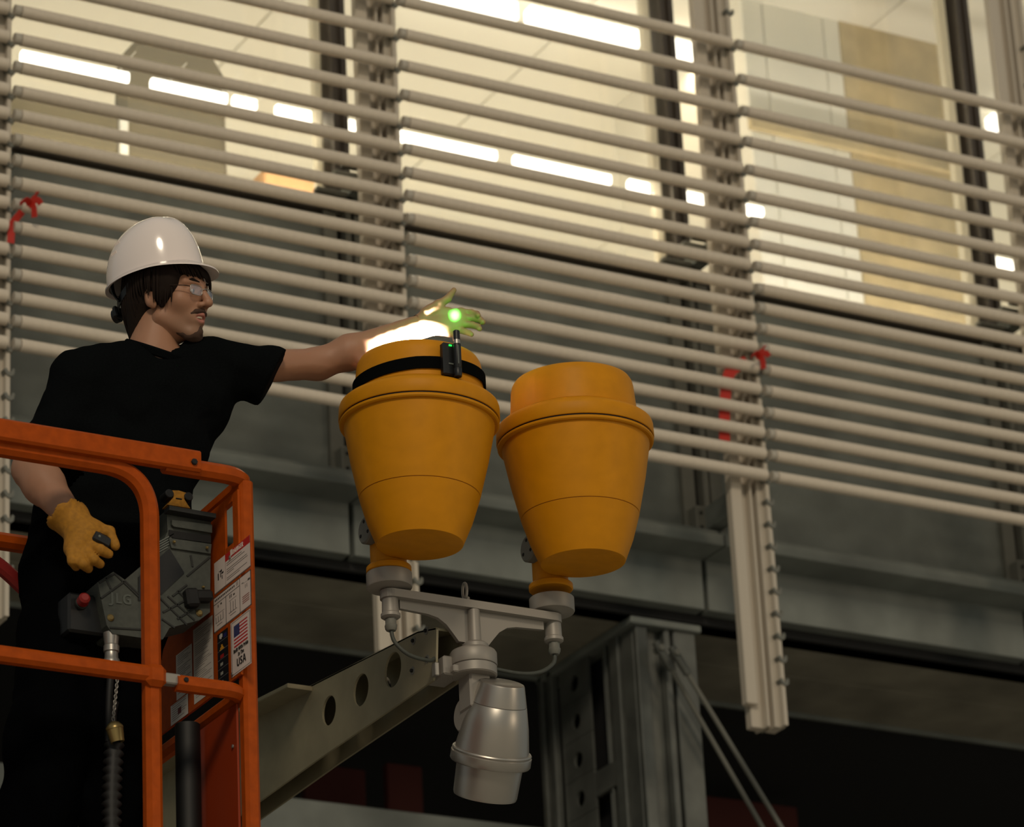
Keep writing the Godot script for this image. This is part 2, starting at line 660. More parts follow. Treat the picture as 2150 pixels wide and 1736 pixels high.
func build_facade() -> void:
	var wall := part_of_setting("wall_front")
	# spandrel panels, one per bay, then the vertical covers between them
	for k in 5:
		var x0: float = GRID[k]
		var st := tool()
		box2(st, Vector3(x0 + 0.035, 7.03, -11.50), Vector3(x0 + 1.465, 8.10, -11.455), 0.004)
		obj("spandrel_panel", st, M.steel, wall)
		st = tool()
		box2(st, Vector3(x0 + 0.01, 6.735, -11.53), Vector3(x0 + 1.49, 6.94, -11.458), 0.003)
		obj("beam_web", st, M.steel, wall)
	for k in 6:
		var x1: float = GRID[k]
		var st := tool()
		box2(st, Vector3(x1 - 0.09, 7.04, -11.46), Vector3(x1 - 0.035, 8.10, -11.425), 0.003)
		box2(st, Vector3(x1 - 0.012, 7.04, -11.46), Vector3(x1 + 0.012, 8.10, -11.40), 0.003)
		box2(st, Vector3(x1 + 0.035, 7.04, -11.46), Vector3(x1 + 0.09, 8.10, -11.425), 0.003)
		obj("mullion_cover", st, M.bracket, wall)
		st = tool()
		box2(st, Vector3(x1 - 0.034, 7.05, -11.47), Vector3(x1 + 0.034, 8.10, -11.452), 0.0)
		obj("shadow_gap", st, M.dark, wall)
	for k in 5:
		var a: float = GRID[k] - (2.0 if k == 0 else 0.0)
		var b: float = GRID[k + 1] + (3.0 if k == 4 else 0.0)
		var st := tool()
		box2(st, Vector3(a + 0.002, 6.937, -11.56), Vector3(b - 0.002, 6.985, -11.30), 0.004)
		box2(st, Vector3(a + 0.002, 6.985, -11.56), Vector3(b - 0.002, 7.012, -11.335), 0.003)
		box2(st, Vector3(a + 0.002, 7.012, -11.56), Vector3(b - 0.002, 7.035, -11.385), 0.003)
		obj("ledge", st, M.steel, wall)
	var st2 := tool()
	box2(st2, Vector3(0.9, 6.70, -11.62), Vector3(13.5, 6.76, -11.52), 0.002)
	obj("reveal", st2, M.dark, wall)
	# backing behind everything, so that no light leaks between the storeys
	st2 = tool()
	box2(st2, Vector3(0.9, 6.9, -11.575), Vector3(13.5, 8.12, -11.535), 0.0)
	box2(st2, Vector3(0.9, 6.9, -11.56), Vector3(2.95, 8.12, -11.46), 0.0)
	box2(st2, Vector3(10.42, 6.9, -11.56), Vector3(13.5, 8.12, -11.46), 0.0)
	obj("backing", st2, M.steel_dark, wall)
	# facade above and beside the windows
	st2 = tool()
	box2(st2, Vector3(0.9, 10.02, -11.62), Vector3(13.5, 12.5, -11.45), 0.01)
	box2(st2, Vector3(0.9, 8.1, -11.62), Vector3(2.9, 10.02, -11.45), 0.01)
	box2(st2, Vector3(10.46, 8.1, -11.62), Vector3(13.5, 10.02, -11.45), 0.01)
	obj("upper_wall", st2, M.steel, wall)

	# windows: a mullion at the left of each, a sill rail, the pane
	for k in 5:
		var x0: float = GRID[k]
		var w := part_of_setting("window_%d" % (k + 1))
		var st := tool()
		box2(st, Vector3(x0 - 0.032, 8.10, -11.56), Vector3(x0 - 0.010, 10.02, -11.43), 0.003)
		box2(st, Vector3(x0 + 0.010, 8.10, -11.56), Vector3(x0 + 0.032, 10.02, -11.43), 0.003)
		box2(st, Vector3(x0 - 0.012, 8.10, -11.55), Vector3(x0 + 0.012, 10.02, -11.45), 0.002)
		obj("mullion", st, M.mullion, w)
		st = tool()
		box2(st, Vector3(x0 - 0.060, 8.16, -11.56), Vector3(x0 - 0.053, 10.02, -11.48), 0.002)
		obj("bead", st, M.trim_light, w)
		st = tool()
		box2(st, Vector3(x0 + 0.034, 8.095, -11.57), Vector3(x0 + 1.466, 8.150, -11.42), 0.004)
		box2(st, Vector3(x0 + 0.034, 8.150, -11.56), Vector3(x0 + 1.466, 8.172, -11.47), 0.003)
		obj("sill_rail", st, M.mullion, w)
		st = tool()
		box2(st, Vector3(x0 + 0.034, 8.172, -11.528), Vector3(x0 + 1.43, 10.02, -11.520), 0.0)
		obj("pane", st, M.pane, w)
	var last := tool()
	box2(last, Vector3(10.398, 8.10, -11.56), Vector3(10.462, 10.02, -11.43), 0.003)
	struct("trim_1", last, M.mullion)

	# outriggers that carry the masts: one at the ledge, one at the sill
	for k in 6:
		var x0: float = GRID[k]
		for lv in 2:
			var y0: float = [7.02, 8.12][lv]
			var where: String = ["at the ledge", "at the window sill"][lv]
			var o := thing("outrigger_bracket", "grey steel outrigger bracket %s, holding the screen mast %s" % [where, ["left of the frame", "at the left edge", "above the floodlight arm", "right of the floodlights", "at the right edge", "past the right edge"][k]], "bracket", Vector3(x0, y0, -11.42), "outrigger brackets behind the rods")
			var st := tool()
			if lv == 0:
				box2(st, Vector3(-0.075, -0.02, -0.03), Vector3(0.012, 0.10, 0.05), 0.004)
			else:
				box2(st, Vector3(-0.06, -0.03, -0.03), Vector3(0.02, 0.05, 0.03), 0.004)
			obj("foot", st, M.bracket, o)
			st = tool()
			for s in [-1.0, 1.0]:
				box2(st, Vector3(-0.012 + s * 0.024, 0.0, 0.02), Vector3(-0.002 + s * 0.024, 0.095 if lv == 0 else 0.05, 0.33), 0.002)
			box2(st, Vector3(-0.03, 0.0, 0.02), Vector3(0.02, 0.01, 0.33), 0.002)
			obj("arm", st, M.steel, o)
			for bx in [-0.055, -0.012]:
				for by in [0.012, 0.07]:
					if lv == 0:
						st = tool()
						rod(st, Vector3(bx, by, 0.048), Vector3(bx, by, 0.056), 0.006, 8)
						obj("bolt", st, M.dark, o)
			if lv == 1:
				for i in 4:
					st = tool()
					box2(st, Vector3(-0.16, 0.0, 0.05 + i * 0.075), Vector3(0.0, 0.02, 0.085 + i * 0.075), 0.003)
					obj("grating_bar", st, M.bracket, o)

func build_interior() -> void:
	var st := tool()
	box2(st, Vector3(0.9, 7.2, -17.2), Vector3(13.5, 7.3, -11.56), 0.0)
	struct("floor", st, M.floor_in)
	var ceiling := part_of_setting("ceiling")
	st = tool()
	box2(st, Vector3(0.9, 10.03, -17.2), Vector3(13.5, 10.3, -11.56), 0.0)
	obj("slab", st, M.plaster, ceiling)
	for i in 9:
		for j in 5:
			st = tool()
			box2(st, Vector3(1.5 + i * 1.25, 9.995, -12.62 - j * 1.0), Vector3(2.742 + i * 1.25, 10.03, -11.63 - j * 1.0), 0.004)
			obj("ceiling_tile", st, M.plaster, ceiling)
	st = tool()
	box2(st, Vector3(0.9, 7.3, -17.4), Vector3(13.5, 10.03, -17.2), 0.0)
	struct("wall_back", st, M.plaster)
	st = tool()
	box2(st, Vector3(0.9, 7.3, -17.2), Vector3(1.1, 10.03, -11.62), 0.0)
	struct("wall_left", st, M.plaster)
	st = tool()
	box2(st, Vector3(13.3, 7.3, -17.2), Vector3(13.5, 10.03, -11.62), 0.0)
	struct("wall_right", st, M.plaster)
	# the panelled column behind the right window
	var col := part_of_setting("wall_column")
	st = tool()
	box2(st, Vector3(8.32, 7.3, -13.3), Vector3(9.42, 10.0, -12.22), 0.0)
	obj("core", st, M.plaster, col)
	for p in [[8.32, 8.425], [8.432, 8.742], [8.749, 8.83]]:
		st = tool()
		box2(st, Vector3(p[0], 7.3, -12.22), Vector3(p[1], 10.0, -12.20), 0.003)
		obj("wall_panel", st, M.panel_white, col)
	st = tool()
	box2(st, Vector3(8.834, 7.3, -12.22), Vector3(9.36, 10.0, -12.195), 0.003)
	obj("fabric_panel", st, M.beige, col)
	st = tool()
	box2(st, Vector3(8.30, 9.335, -12.2), Vector3(9.42, 9.43, -12.165), 0.004)
	obj("beige_band", st, M.beige, col)  # raised beige band across the column front

	# low row: reflections in the glass built as lamps; upper row: ceiling lamps
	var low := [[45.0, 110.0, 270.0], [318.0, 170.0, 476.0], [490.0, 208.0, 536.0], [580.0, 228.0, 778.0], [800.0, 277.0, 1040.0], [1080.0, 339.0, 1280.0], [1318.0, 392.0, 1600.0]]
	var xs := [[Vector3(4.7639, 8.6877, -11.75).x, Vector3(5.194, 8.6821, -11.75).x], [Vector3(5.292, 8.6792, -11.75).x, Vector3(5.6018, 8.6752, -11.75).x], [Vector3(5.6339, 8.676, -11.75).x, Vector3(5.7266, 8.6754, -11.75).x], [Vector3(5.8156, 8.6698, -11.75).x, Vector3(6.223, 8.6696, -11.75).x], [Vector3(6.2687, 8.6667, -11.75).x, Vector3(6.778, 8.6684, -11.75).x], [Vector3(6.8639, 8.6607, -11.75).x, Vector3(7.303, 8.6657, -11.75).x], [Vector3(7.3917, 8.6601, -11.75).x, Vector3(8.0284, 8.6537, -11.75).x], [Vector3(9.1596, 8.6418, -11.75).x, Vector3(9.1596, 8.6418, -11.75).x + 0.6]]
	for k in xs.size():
		light_strip(xs[k][0], xs[k][1], 8.672, -11.75, ["leftmost of the low row, ending at the chair back", "second from left, crossing the chair back", "shortest, right of the chair back", "left of the second mast, over the tan box", "just right of the second mast", "in the middle window, nearest its centre", "ending behind the third mast", "at the right edge of the frame"][k], "low row of glass reflections built as lamps", 0.022)
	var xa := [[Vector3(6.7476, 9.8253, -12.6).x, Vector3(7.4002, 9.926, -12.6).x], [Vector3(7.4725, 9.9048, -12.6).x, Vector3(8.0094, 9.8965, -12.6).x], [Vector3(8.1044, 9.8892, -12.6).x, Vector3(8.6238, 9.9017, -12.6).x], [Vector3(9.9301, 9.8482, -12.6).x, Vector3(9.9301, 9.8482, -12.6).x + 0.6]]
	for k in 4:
		light_strip(xa[k][0], xa[k][1], 9.91, -12.6, ["cut by the top of the picture", "whole and brightest in the middle window", "broken by the third mast", "at the upper right edge"][k], "upper row of linear lamps", 0.045)

	# an added, unseen uplight trough deep in the room, evens out the ceiling light
	var tr := part_of_setting("added_uplights_2")
	st = tool()
	box2(st, Vector3(1.6, 8.30, -14.9), Vector3(12.8, 8.38, -13.7), 0.01)
	obj("added_trough", st, M.panel_white, tr)
	st = tool()
	box2(st, Vector3(1.7, 8.38, -14.8), Vector3(12.7, 8.40, -13.8), 0.004)
	obj("light_face", st, M.added_trough, tr)
	for x in [2.5, 6.0, 9.5, 12.0]:
		st = tool()
		rod(st, Vector3(x, 7.3, -14.3), Vector3(x, 8.30, -14.3), 0.03, 12)
		obj("leg", st, M.panel_white, tr)
	var up := AreaLight3D.new()
	up.name = "added_uplight"
	up.area_size = Vector2(11.0, 1.0)
	up.area_normalize_energy = true
	up.light_color = Color(1.0, 0.97, 0.90)
	up.light_energy = 4.6
	up.area_range = 30.0
	up.shadow_enabled = true
	tr.add_child(up)
	up.position = Vector3(7.2, 8.405, -14.3)
	up.rotation = Vector3(PI / 2, 0, 0)

	# an added, unseen strip of uplights inside the sill, brightens the column panels
	st = tool()
	box2(st, Vector3(2.9, 7.86, -11.72), Vector3(10.4, 7.92, -11.58), 0.006)
	obj("added_sill_trough", st, M.panel_white, tr)
	st = tool()
	box2(st, Vector3(2.95, 7.92, -11.71), Vector3(10.35, 7.93, -11.60), 0.002)
	obj("light_face", st, M.added_trough, tr)
	var sill := AreaLight3D.new()
	sill.name = "added_sill_uplight"
	sill.area_size = Vector2(7.4, 0.11)
	sill.area_normalize_energy = true
	sill.light_color = Color(1.0, 0.97, 0.90)
	sill.light_energy = 9.5
	sill.area_range = 30.0
	sill.shadow_enabled = true
	tr.add_child(sill)
	sill.position = Vector3(6.65, 7.935, -11.655)
	sill.rotation = Vector3(PI / 2 - 0.75, 0, 0)

	# what stands on the floor behind the left window
	var c := thing("office_chair", "tall grey-green fabric chair back seen behind the left window", "chair", Vector3(5.57, 7.3, -12.12))
	st = tool()
	var path := PackedVector3Array()
	var sc := PackedFloat32Array()
	for i in 15:
		var t := i / 14.0
		path.append(Vector3(0.0, 0.95 + t * 0.83, -0.05 * sin(t * PI) - 0.04 * t))
		sc.append(1.0 if t < 0.85 else sqrt(maxf(0.02, 1.0 - pow((t - 0.85) / 0.16, 2.0) * 0.5)))
	sweep(st, path, rect(0.46, 0.09, 0.03), Vector3(1, 0, 0), false, sc)
	obj("backrest", st, M.chair, c)
	st = tool()
	box2(st, Vector3(-0.25, 0.42, 0.0), Vector3(0.25, 0.52, 0.48), 0.03)
	obj("seat", st, M.chair, c)
	st = tool()
	box2(st, Vector3(-0.03, 0.45, -0.06), Vector3(0.03, 1.0, -0.02), 0.008)
	obj("back_support", st, M.black, c)
	st = tool()
	rod(st, Vector3(0, 0.06, 0.22), Vector3(0, 0.43, 0.22), 0.03, 12)
	obj("gas_post", st, M.black, c)
	for k in 5:
		st = tool()
		var d := Vector3(sin(TAU * k / 5), 0, cos(TAU * k / 5))
		rod(st, Vector3(0, 0.10, 0.22), Vector3(0, 0.05, 0.22) + d * 0.28, 0.02, 8, 0.015)
		rod(st, Vector3(-0.012, 0.03, 0.22) + d * 0.28, Vector3(0.012, 0.03, 0.22) + d * 0.28, 0.03, 10)
		obj("leg", st, M.black, c)
	var p := thing("cubicle_partition", "olive fabric desk partition behind the lower left window corner", "partition", Vector3(4.72, 7.3, -12.15))
	st = tool()
	box2(st, Vector3(-0.75, 0.02, -0.03), Vector3(0.60, 1.43, 0.03), 0.01)
	obj("fabric_panel", st, M.fabric, p)
	st = tool()
	box2(st, Vector3(0.602, 0.0, -0.035), Vector3(0.64, 1.46, 0.035), 0.006)
	obj("end_post", st, M.panel_white, p)
	var t1 := thing("cardboard_box", "tan box standing behind the left window, right of the chair", "box", Vector3(6.12, 7.3, -12.1))
	st = tool()
	box2(st, Vector3(-0.22, 0.0, -0.2), Vector3(0.14, 1.28, 0.06), 0.006)
	obj("carton", st, M.tan, t1)
	st = tool()
	box(st, Vector3(-0.04, 1.29, -0.08), Vector3(0.2, 0.008, 0.26), 0.002, Basis(Vector3(0, 0, 1), 0.35))
	obj("flap", st, M.tan, t1)
	var v := obj("bottle", tool_bottle(), M.panel_white, self, frame_at(Vector3(5.78, 8.172, -11.62)))
	tag(v, "small white bottle on the sill of the left window", "bottle")

func tool_bottle() -> SurfaceTool:
	var st := tool()
	lathe(st, [Vector2(0, 0), Vector2(0.013, 0), Vector2(0.014, 0.06), Vector2(0.006, 0.075), Vector2(0.006, 0.09), Vector2(0, 0.09)], 14)
	return st

func light_strip(x0: float, x1: float, y: float, z: float, which: String, group: String, r: float) -> void:
	var o := thing("light_strip", "glowing linear strip behind the glass, %s" % which, "lamp", Vector3((x0 + x1) * 0.5, y, z), group)
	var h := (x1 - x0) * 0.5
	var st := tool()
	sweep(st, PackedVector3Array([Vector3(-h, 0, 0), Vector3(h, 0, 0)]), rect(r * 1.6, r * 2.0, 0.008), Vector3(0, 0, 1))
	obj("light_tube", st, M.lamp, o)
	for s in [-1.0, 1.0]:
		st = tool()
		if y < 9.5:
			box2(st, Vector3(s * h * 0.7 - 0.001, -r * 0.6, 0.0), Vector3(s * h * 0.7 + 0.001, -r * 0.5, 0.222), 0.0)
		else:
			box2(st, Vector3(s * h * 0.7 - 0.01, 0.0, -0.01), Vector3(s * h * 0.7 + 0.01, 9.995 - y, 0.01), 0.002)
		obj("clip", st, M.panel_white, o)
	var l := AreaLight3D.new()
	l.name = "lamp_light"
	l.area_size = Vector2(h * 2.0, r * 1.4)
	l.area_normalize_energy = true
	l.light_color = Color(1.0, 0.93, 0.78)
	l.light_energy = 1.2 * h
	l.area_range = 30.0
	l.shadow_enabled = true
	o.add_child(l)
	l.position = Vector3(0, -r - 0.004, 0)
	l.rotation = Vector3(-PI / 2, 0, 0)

func build_lobby() -> void:
	# soffit of the edge beam, dark room under it, steel column, tie rods
	var s := part_of_setting("ceiling_soffit")
	for p in [[-11.54, -11.885], [-11.89, -12.25]]:
		var st0 := tool()
		box2(st0, Vector3(0.9, 6.70, p[1]), Vector3(13.5, 6.73, p[0]), 0.002)
		obj("soffit_plate", st0, M.steel_dark, s)
	var st := tool()
	box2(st, Vector3(0.9, 6.685, -12.275), Vector3(13.5, 6.74, -12.25), 0.003)
	obj("edge_trim", st, M.steel, s)
	st = tool()
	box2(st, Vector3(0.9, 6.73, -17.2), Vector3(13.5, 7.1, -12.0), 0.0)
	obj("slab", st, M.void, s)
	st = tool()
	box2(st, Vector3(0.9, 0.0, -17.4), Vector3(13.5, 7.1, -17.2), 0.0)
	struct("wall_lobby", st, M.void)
	st = tool()
	box2(st, Vector3(0.7, 0.0, -17.4), Vector3(0.9, 12.5, -11.5), 0.0)
	struct("wall_side", st, M.steel_dark)
	st = tool()
	box2(st, Vector3(13.5, 0.0, -17.4), Vector3(13.7, 12.5, -11.5), 0.0)
	struct("wall_side_far", st, M.steel_dark)
	st = tool()
	box2(st, Vector3(0.7, 10.3, -17.4), Vector3(13.7, 12.5, -11.62), 0.0)
	struct("ceiling_roof", st, M.steel_dark)
	st = tool()
	box2(st, Vector3(-30, -0.2, -17.4), Vector3(30, 0.0, 30), 0.0)
	struct("ground", st, M.asphalt)
	# a light horizontal beam low in the opening
	st = tool()
	box2(st, Vector3(3.0, 5.72, -12.62), Vector3(9.0, 6.098, -12.3), 0.006)
	var b := obj("cross_beam", st, M.steel, self)
	tag(b, "light grey horizontal beam at the bottom edge, under the silver spotlight", "beam")
	# faint red boards deep in the dark
	for q in [[Vector3(6.5823, 6.5817, -13.2), Vector3(6.8552, 6.4118, -13.2), "left of the two under the perforated arm"], [Vector3(6.9545, 6.6261, -13.2), Vector3(7.1163, 6.421, -13.2), "right of the two under the perforated arm"], [Vector3(8.4545, 6.6601, -13.2), Vector3(8.9445, 6.4337, -13.2), "behind the tie rods"]]:
		var a0: Vector3 = q[0]
		var a1: Vector3 = q[1]
		st = tool()
		box2(st, Vector3(a0.x, a1.y - 0.3, -13.24), Vector3(a1.x, a0.y, -13.2), 0.004)
		var r := obj("red_board", st, M.redboard, self)
		tag(r, "dim red board deep in the dark opening, %s" % q[2], "board", "red boards in the dark opening")

	var c := thing("steel_column", "grey built-up steel column with slotted plates under the soffit", "column", Vector3(7.164, 0, -11.55))
	var parts := [[0.0, 0.05, -0.03, 0.0, "flange"], [0.05, 0.125, -0.07, -0.045, "web"], [0.125, 0.150, -0.06, -0.002, "rib"], [0.165, 0.262, -0.03, 0.0, "flange"]]
	for p in parts:
		st = tool()
		box2(st, Vector3(p[0], 0.0, p[2]), Vector3(p[1], 6.685, p[3]), 0.004)
		obj(p[4], st, M.column, c)
	for p in [[-0.115, -0.03, 0.0], [-0.19, -0.125, -0.012], [-0.245, -0.235, 0.0], [-0.275, -0.265, 0.01], [-0.64, -0.60, -0.03], [-0.71, -0.675, -0.03]]:
		st = tool()
		box2(st, Vector3(p[2], 0.0, p[0]), Vector3(p[2] + 0.03, 6.69, p[1]), 0.004)
		obj("side_plate", st, M.column, c)
	st = tool()
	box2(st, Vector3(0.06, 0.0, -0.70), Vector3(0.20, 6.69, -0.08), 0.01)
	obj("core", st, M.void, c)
	for i in 9:
		st = tool()
		var y0 := 6.68 - (i + 1) * 0.155
		holed_plate(st, [Vector3(-0.005, y0, -0.58), Vector3(-0.005, y0 + 0.153, -0.58), Vector3(-0.005, y0 + 0.153, -0.36), Vector3(-0.005, y0, -0.36)], Vector3(-0.005, y0 + 0.07, -0.47), 0.032, Vector3(0.012, 0, 0))
		obj("perforated_plate", st, M.column, c)
	for i in 3:
		st = tool()
		box2(st, Vector3(-0.004, 6.1 - i * 0.62, -0.36), Vector3(0.02, 6.20 - i * 0.62, -0.19), 0.004)
		obj("tie_plate", st, M.column, c)
	st = tool()
	box2(st, Vector3(-0.03, 6.67, -0.72), Vector3(0.28, 6.70, 0.02), 0.004)
	obj("cap_plate", st, M.steel, c)

	for k in 2:
		var a: Vector3 = [Vector3(7.2322, 6.566, -11.5), Vector3(7.2495, 6.5217, -11.42)][k]
		var e: Vector3 = [Vector3(7.6287, 5.9121, -11.5), Vector3(7.6602, 5.8914, -11.42)][k]
		var far := a + (e - a) * 4.0
		var t := thing("tie_rod", "thin grey diagonal tie rod beside the steel column, %s" % ["the lower left of the pair", "the upper right of the pair"][k], "rod", a, "pair of diagonal tie rods")
		st = tool()
		rod(st, Vector3.ZERO, far - a, 0.0095, 12)
		obj("bar", st, M.bracket, t)
		st = tool()
		var d := (far - a).normalized()
		rod(st, -d * 0.03, d * 0.09, 0.016, 12)
		obj("clevis", st, M.column, t)
		st = tool()
		rod(st, Vector3(0, 0, -0.03), Vector3(0, 0, 0.022), 0.013, 10)
		obj("pin", st, M.bracket, t)

func build_screen() -> void:
	# one mesh per kind of piece, shared
	var hook := tool()
	prism(hook, PackedVector2Array([Vector2(-0.016, 0.006), Vector2(-0.004, -0.013), Vector2(0.010, -0.017), Vector2(0.022, -0.008), Vector2(0.024, 0.010), Vector2(0.017, 0.014), Vector2(0.011, 0.002), Vector2(0.002, -0.001), Vector2(-0.006, 0.012)]), 0.03, frame_at(Vector3(0, 0, -0.034)))
	var hook_mesh := hook.commit()
	var sleeve := tool()
	rod(sleeve, Vector3.ZERO, Vector3(0.024, 0, 0), 0.0212, 16)
	var sleeve_mesh := sleeve.commit()
	for k in 6:
		var x: float = MAST[k]
		var m := thing("screen_mast", "vertical grey aluminium mast with hooked comb, %s" % ["beyond the left edge", "at the left edge of the picture", "behind the lit arm and left floodlight", "hanging down right of the floodlights", "at the upper right edge", "beyond the right edge"][k], "mast", Vector3(x, 6.125, -11.0), "masts of the rod screen")
		var st := tool()
		box2(st, Vector3(-0.128, 0.08, -0.075), Vector3(-0.080, 4.2, -0.035), 0.004)
		obj("cover_plate", st, M.mast, m)
		st = tool()
		box2(st, Vector3(-0.100, 0.0, -0.10), Vector3(-0.050, 4.2, -0.06), 0.003)
		obj("core_tube", st, M.mast, m)
		st = tool()
		box2(st, Vector3(-0.050, 0.0, -0.12), Vector3(-0.041, 4.2, -0.03), 0.001)
		obj("fin", st, M.mast, m)
		st = tool()
		box2(st, Vector3(-0.041, 0.004, -0.115), Vector3(-0.018, 4.2, -0.095), 0.001)
		obj("back_strip", st, M.steel_dark, m)
		st = tool()
		box2(st, Vector3(-0.020, 0.0, -0.10), Vector3(0.022, 4.2, -0.028), 0.002)
		box2(st, Vector3(0.002, 0.0, -0.03), Vector3(0.018, 4.2, 0.002), 0.002)
		obj("comb_strip", st, M.mast, m)
		var ys := [9.27, 9.10]
		ys.append_array(RODS)
		for i in 10:
			ys.append(7.101 - 0.0885 * (i + 1))
		for y in ys:
			if y > 6.22:
				put(hook_mesh, "hook", M.bracket, m, frame_at(Vector3(0.008, y - 6.125 - 0.012, 0.012)))
	for k in 5:
		var a: float = MAST[k] + 0.021
		var b: float = MAST[k + 1] - 0.002
		var g := thing("rod_panel", "row of horizontal white rods hung on the masts, %s" % PLACE[k], "sunscreen", Vector3(a, 7.0, -10.985), "bays of the rod screen")
		for y in RODS:
			var st := tool()
			rod(st, Vector3(0.026, 0, 0), Vector3(b - a, 0, 0), 0.0228, 20)
			var r := obj("rod", st, M.rod, g, frame_at(Vector3(0, y - 7.0, 0)))
			put(sleeve_mesh, "sleeve", M.sleeve, r)
	# red marker ribbons tied on two of the masts
	for k in 2:
		var tp: Vector3 = [Vector3(4.4686, 7.6127, -10.94), Vector3(7.4046, 7.5624, -10.94)][k]
		var o := thing("red_ribbon", ["red plastic ribbon knotted on the left edge mast", "red plastic ribbon knotted on the mast right of the floodlights"][k], "ribbon", tp, "red ribbons tied to masts")
		for i in 4:
			var st := tool()
			var e: Vector3 = [Vector3(0.02, 0.035, 0.02), Vector3(-0.045, -0.015, 0.02), Vector3(0.012, -0.05, 0.01), Vector3(0.028, -0.005, 0.03)][i]
			sweep(st, spline([Vector3.ZERO, e * 0.5 + Vector3(0, 0.012, 0.012), e]), rect(0.022, 0.003, 0.001), Vector3(0.3, 0.6, 0.7))
			obj("bow_loop", st, M.ribbon, o)
		var tail := tool()
		var path: Array = [[Vector3(-0.02, -0.02, -0.02), Vector3(-0.045, -0.06, -0.045), Vector3(-0.050, -0.10, -0.045), Vector3(-0.052, -0.135, -0.045)], [Vector3(-0.02, 0, -0.045), Vector3(-0.10, -0.06, -0.05), Vector3(-0.125, -0.18, -0.06), Vector3(-0.14, -0.34, -0.06)]][k]
		sweep(tail, spline(path), rect([0.026, 0.045][k], 0.002, 0.0008), Vector3(1, 0.1, 0.1))
		obj("tail", tail, M.ribbon, o)

# ------------------------------------------------------------------ floodlights
const HUB := Vector3(4.412, 5.043, -7.89)      # middle of the cross bar

func cap_y(a: Vector3, b: Vector3) -> Transform3D:
	return along(a, b)

func yellow_floodlight(at: Vector3, tilt: float, label: String, lit: bool) -> Node3D:
	var o := thing("floodlight", label, "floodlight", at, "")
	var b := Basis(Vector3(0, 0, 1), tilt) * Basis(Vector3(1, 0, 0), 0.025)
	var x := Transform3D(b, Vector3.ZERO)
	var st := tool()
	lathe(st, [Vector2(0, 0), Vector2(0.102, 0), Vector2(0.1075, 0.002), Vector2(0.1095, 0.007), Vector2(0.131, 0.060), Vector2(0.1500, 0.1235), Vector2(0.149, 0.1245)], 72, x)
	obj("lower_shell", st, M.yellow, o)
	st = tool()
	lathe(st, [Vector2(0.149, 0.1255), Vector2(0.1507, 0.1262), Vector2(0.172, 0.22), Vector2(0.1885, 0.310), Vector2(0.189, 0.318)], 72, x)
	obj("upper_shell", st, M.yellow, o)
	st = tool()
	lathe(st, [Vector2(0.1485, 0.1235), Vector2(0.1485, 0.1272)], 72, x)
	obj("seam", st, M.seam, o)
	st = tool()
	lathe(st, [Vector2(0.186, 0.3165), Vector2(0.1965, 0.3165), Vector2(0.1998, 0.3195), Vector2(0.2003, 0.3235), Vector2(0.1985, 0.3262), Vector2(0.194, 0.3262)], 72, x)
	obj("rim_ring", st, M.yellow, o)
	st = tool()
	lathe(st, [Vector2(0.1945, 0.3255), Vector2(0.1972, 0.3265), Vector2(0.1972, 0.3305), Vector2(0.1945, 0.331)], 72, x)
	obj("gasket", st, M.gasket, o)
	st = tool()
	lathe(st, [Vector2(0.194, 0.3302), Vector2(0.2005, 0.3302), Vector2(0.2022, 0.333), Vector2(0.2012, 0.362), Vector2(0.199, 0.369), Vector2(0.194, 0.3735), Vector2(0.166, 0.3895), Vector2(0.160, 0.3915)], 72, x)
	obj("rim", st, M.yellow, o)
	st = tool()
	lathe(st, [Vector2(0.1595, 0.389), Vector2(0.1635, 0.391), Vector2(0.1578, 0.468), Vector2(0.1555, 0.480), Vector2(0.1505, 0.489), Vector2(0.145, 0.492), Vector2(0.1415, 0.490), Vector2(0.140, 0.482), Vector2(0.140, 0.40)], 72, x)
	obj("collar", st, M.yellow, o)
	st = tool()
	lathe(st, [Vector2(0.1398, 0.484), Vector2(0.1396, 0.40)], 56, x)
	obj("added_liner", st, M.added_liner, o)  # added pale lining that bounces lamp glow towards the other floodlight
	st = tool()
	lathe(st, [Vector2(0.140, 0.405), Vector2(0.125, 0.29), Vector2(0.09, 0.22), Vector2(0.0, 0.20)], 40, x)
	obj("reflector", st, M.silver_matt, o)
	st = tool()
	lathe(st, [Vector2(0.0, 0.205), Vector2(0.022, 0.21), Vector2(0.034, 0.245), Vector2(0.030, 0.275), Vector2(0.016, 0.296), Vector2(0.0, 0.302)], 24, x)
	obj("bulb", st, M.bulb if lit else M.panel_white, o)
	# stem, flange and swivel behind the pot
	st = tool()
	rod(st, Vector3(-0.010, -0.004, -0.15), Vector3(-0.010, 0.075, -0.15), 0.0455, 36)
	obj("stem", st, M.yellow, o)
	st = tool()
	rod(st, Vector3(-0.010, -0.020, -0.15), Vector3(-0.010, -0.003, -0.15), 0.0565, 40, -1.0, 0.003)
	obj("flange", st, M.yellow, o)
	st = tool()
	box2(st, Vector3(-0.045, 0.04, -0.18), Vector3(0.025, 0.16, -0.075), 0.012)
	obj("yoke", st, M.yellow, o)
	st = tool()
	rod(st, Vector3(-0.078, 0.085, -0.145), Vector3(-0.044, 0.085, -0.145), 0.036, 32, -1.0, 0.004)
	obj("swivel_disc", st, M.bracket, o)
	for k in 3:
		st = tool()
		var c := Vector3(-0.080, 0.085 + 0.022 * cos(k * 2.1), -0.145 + 0.022 * sin(k * 2.1))
		rod(st, c, c + Vector3(0.004, 0, 0), 0.005, 8)
		obj("screw", st, M.dark, o)
	return o

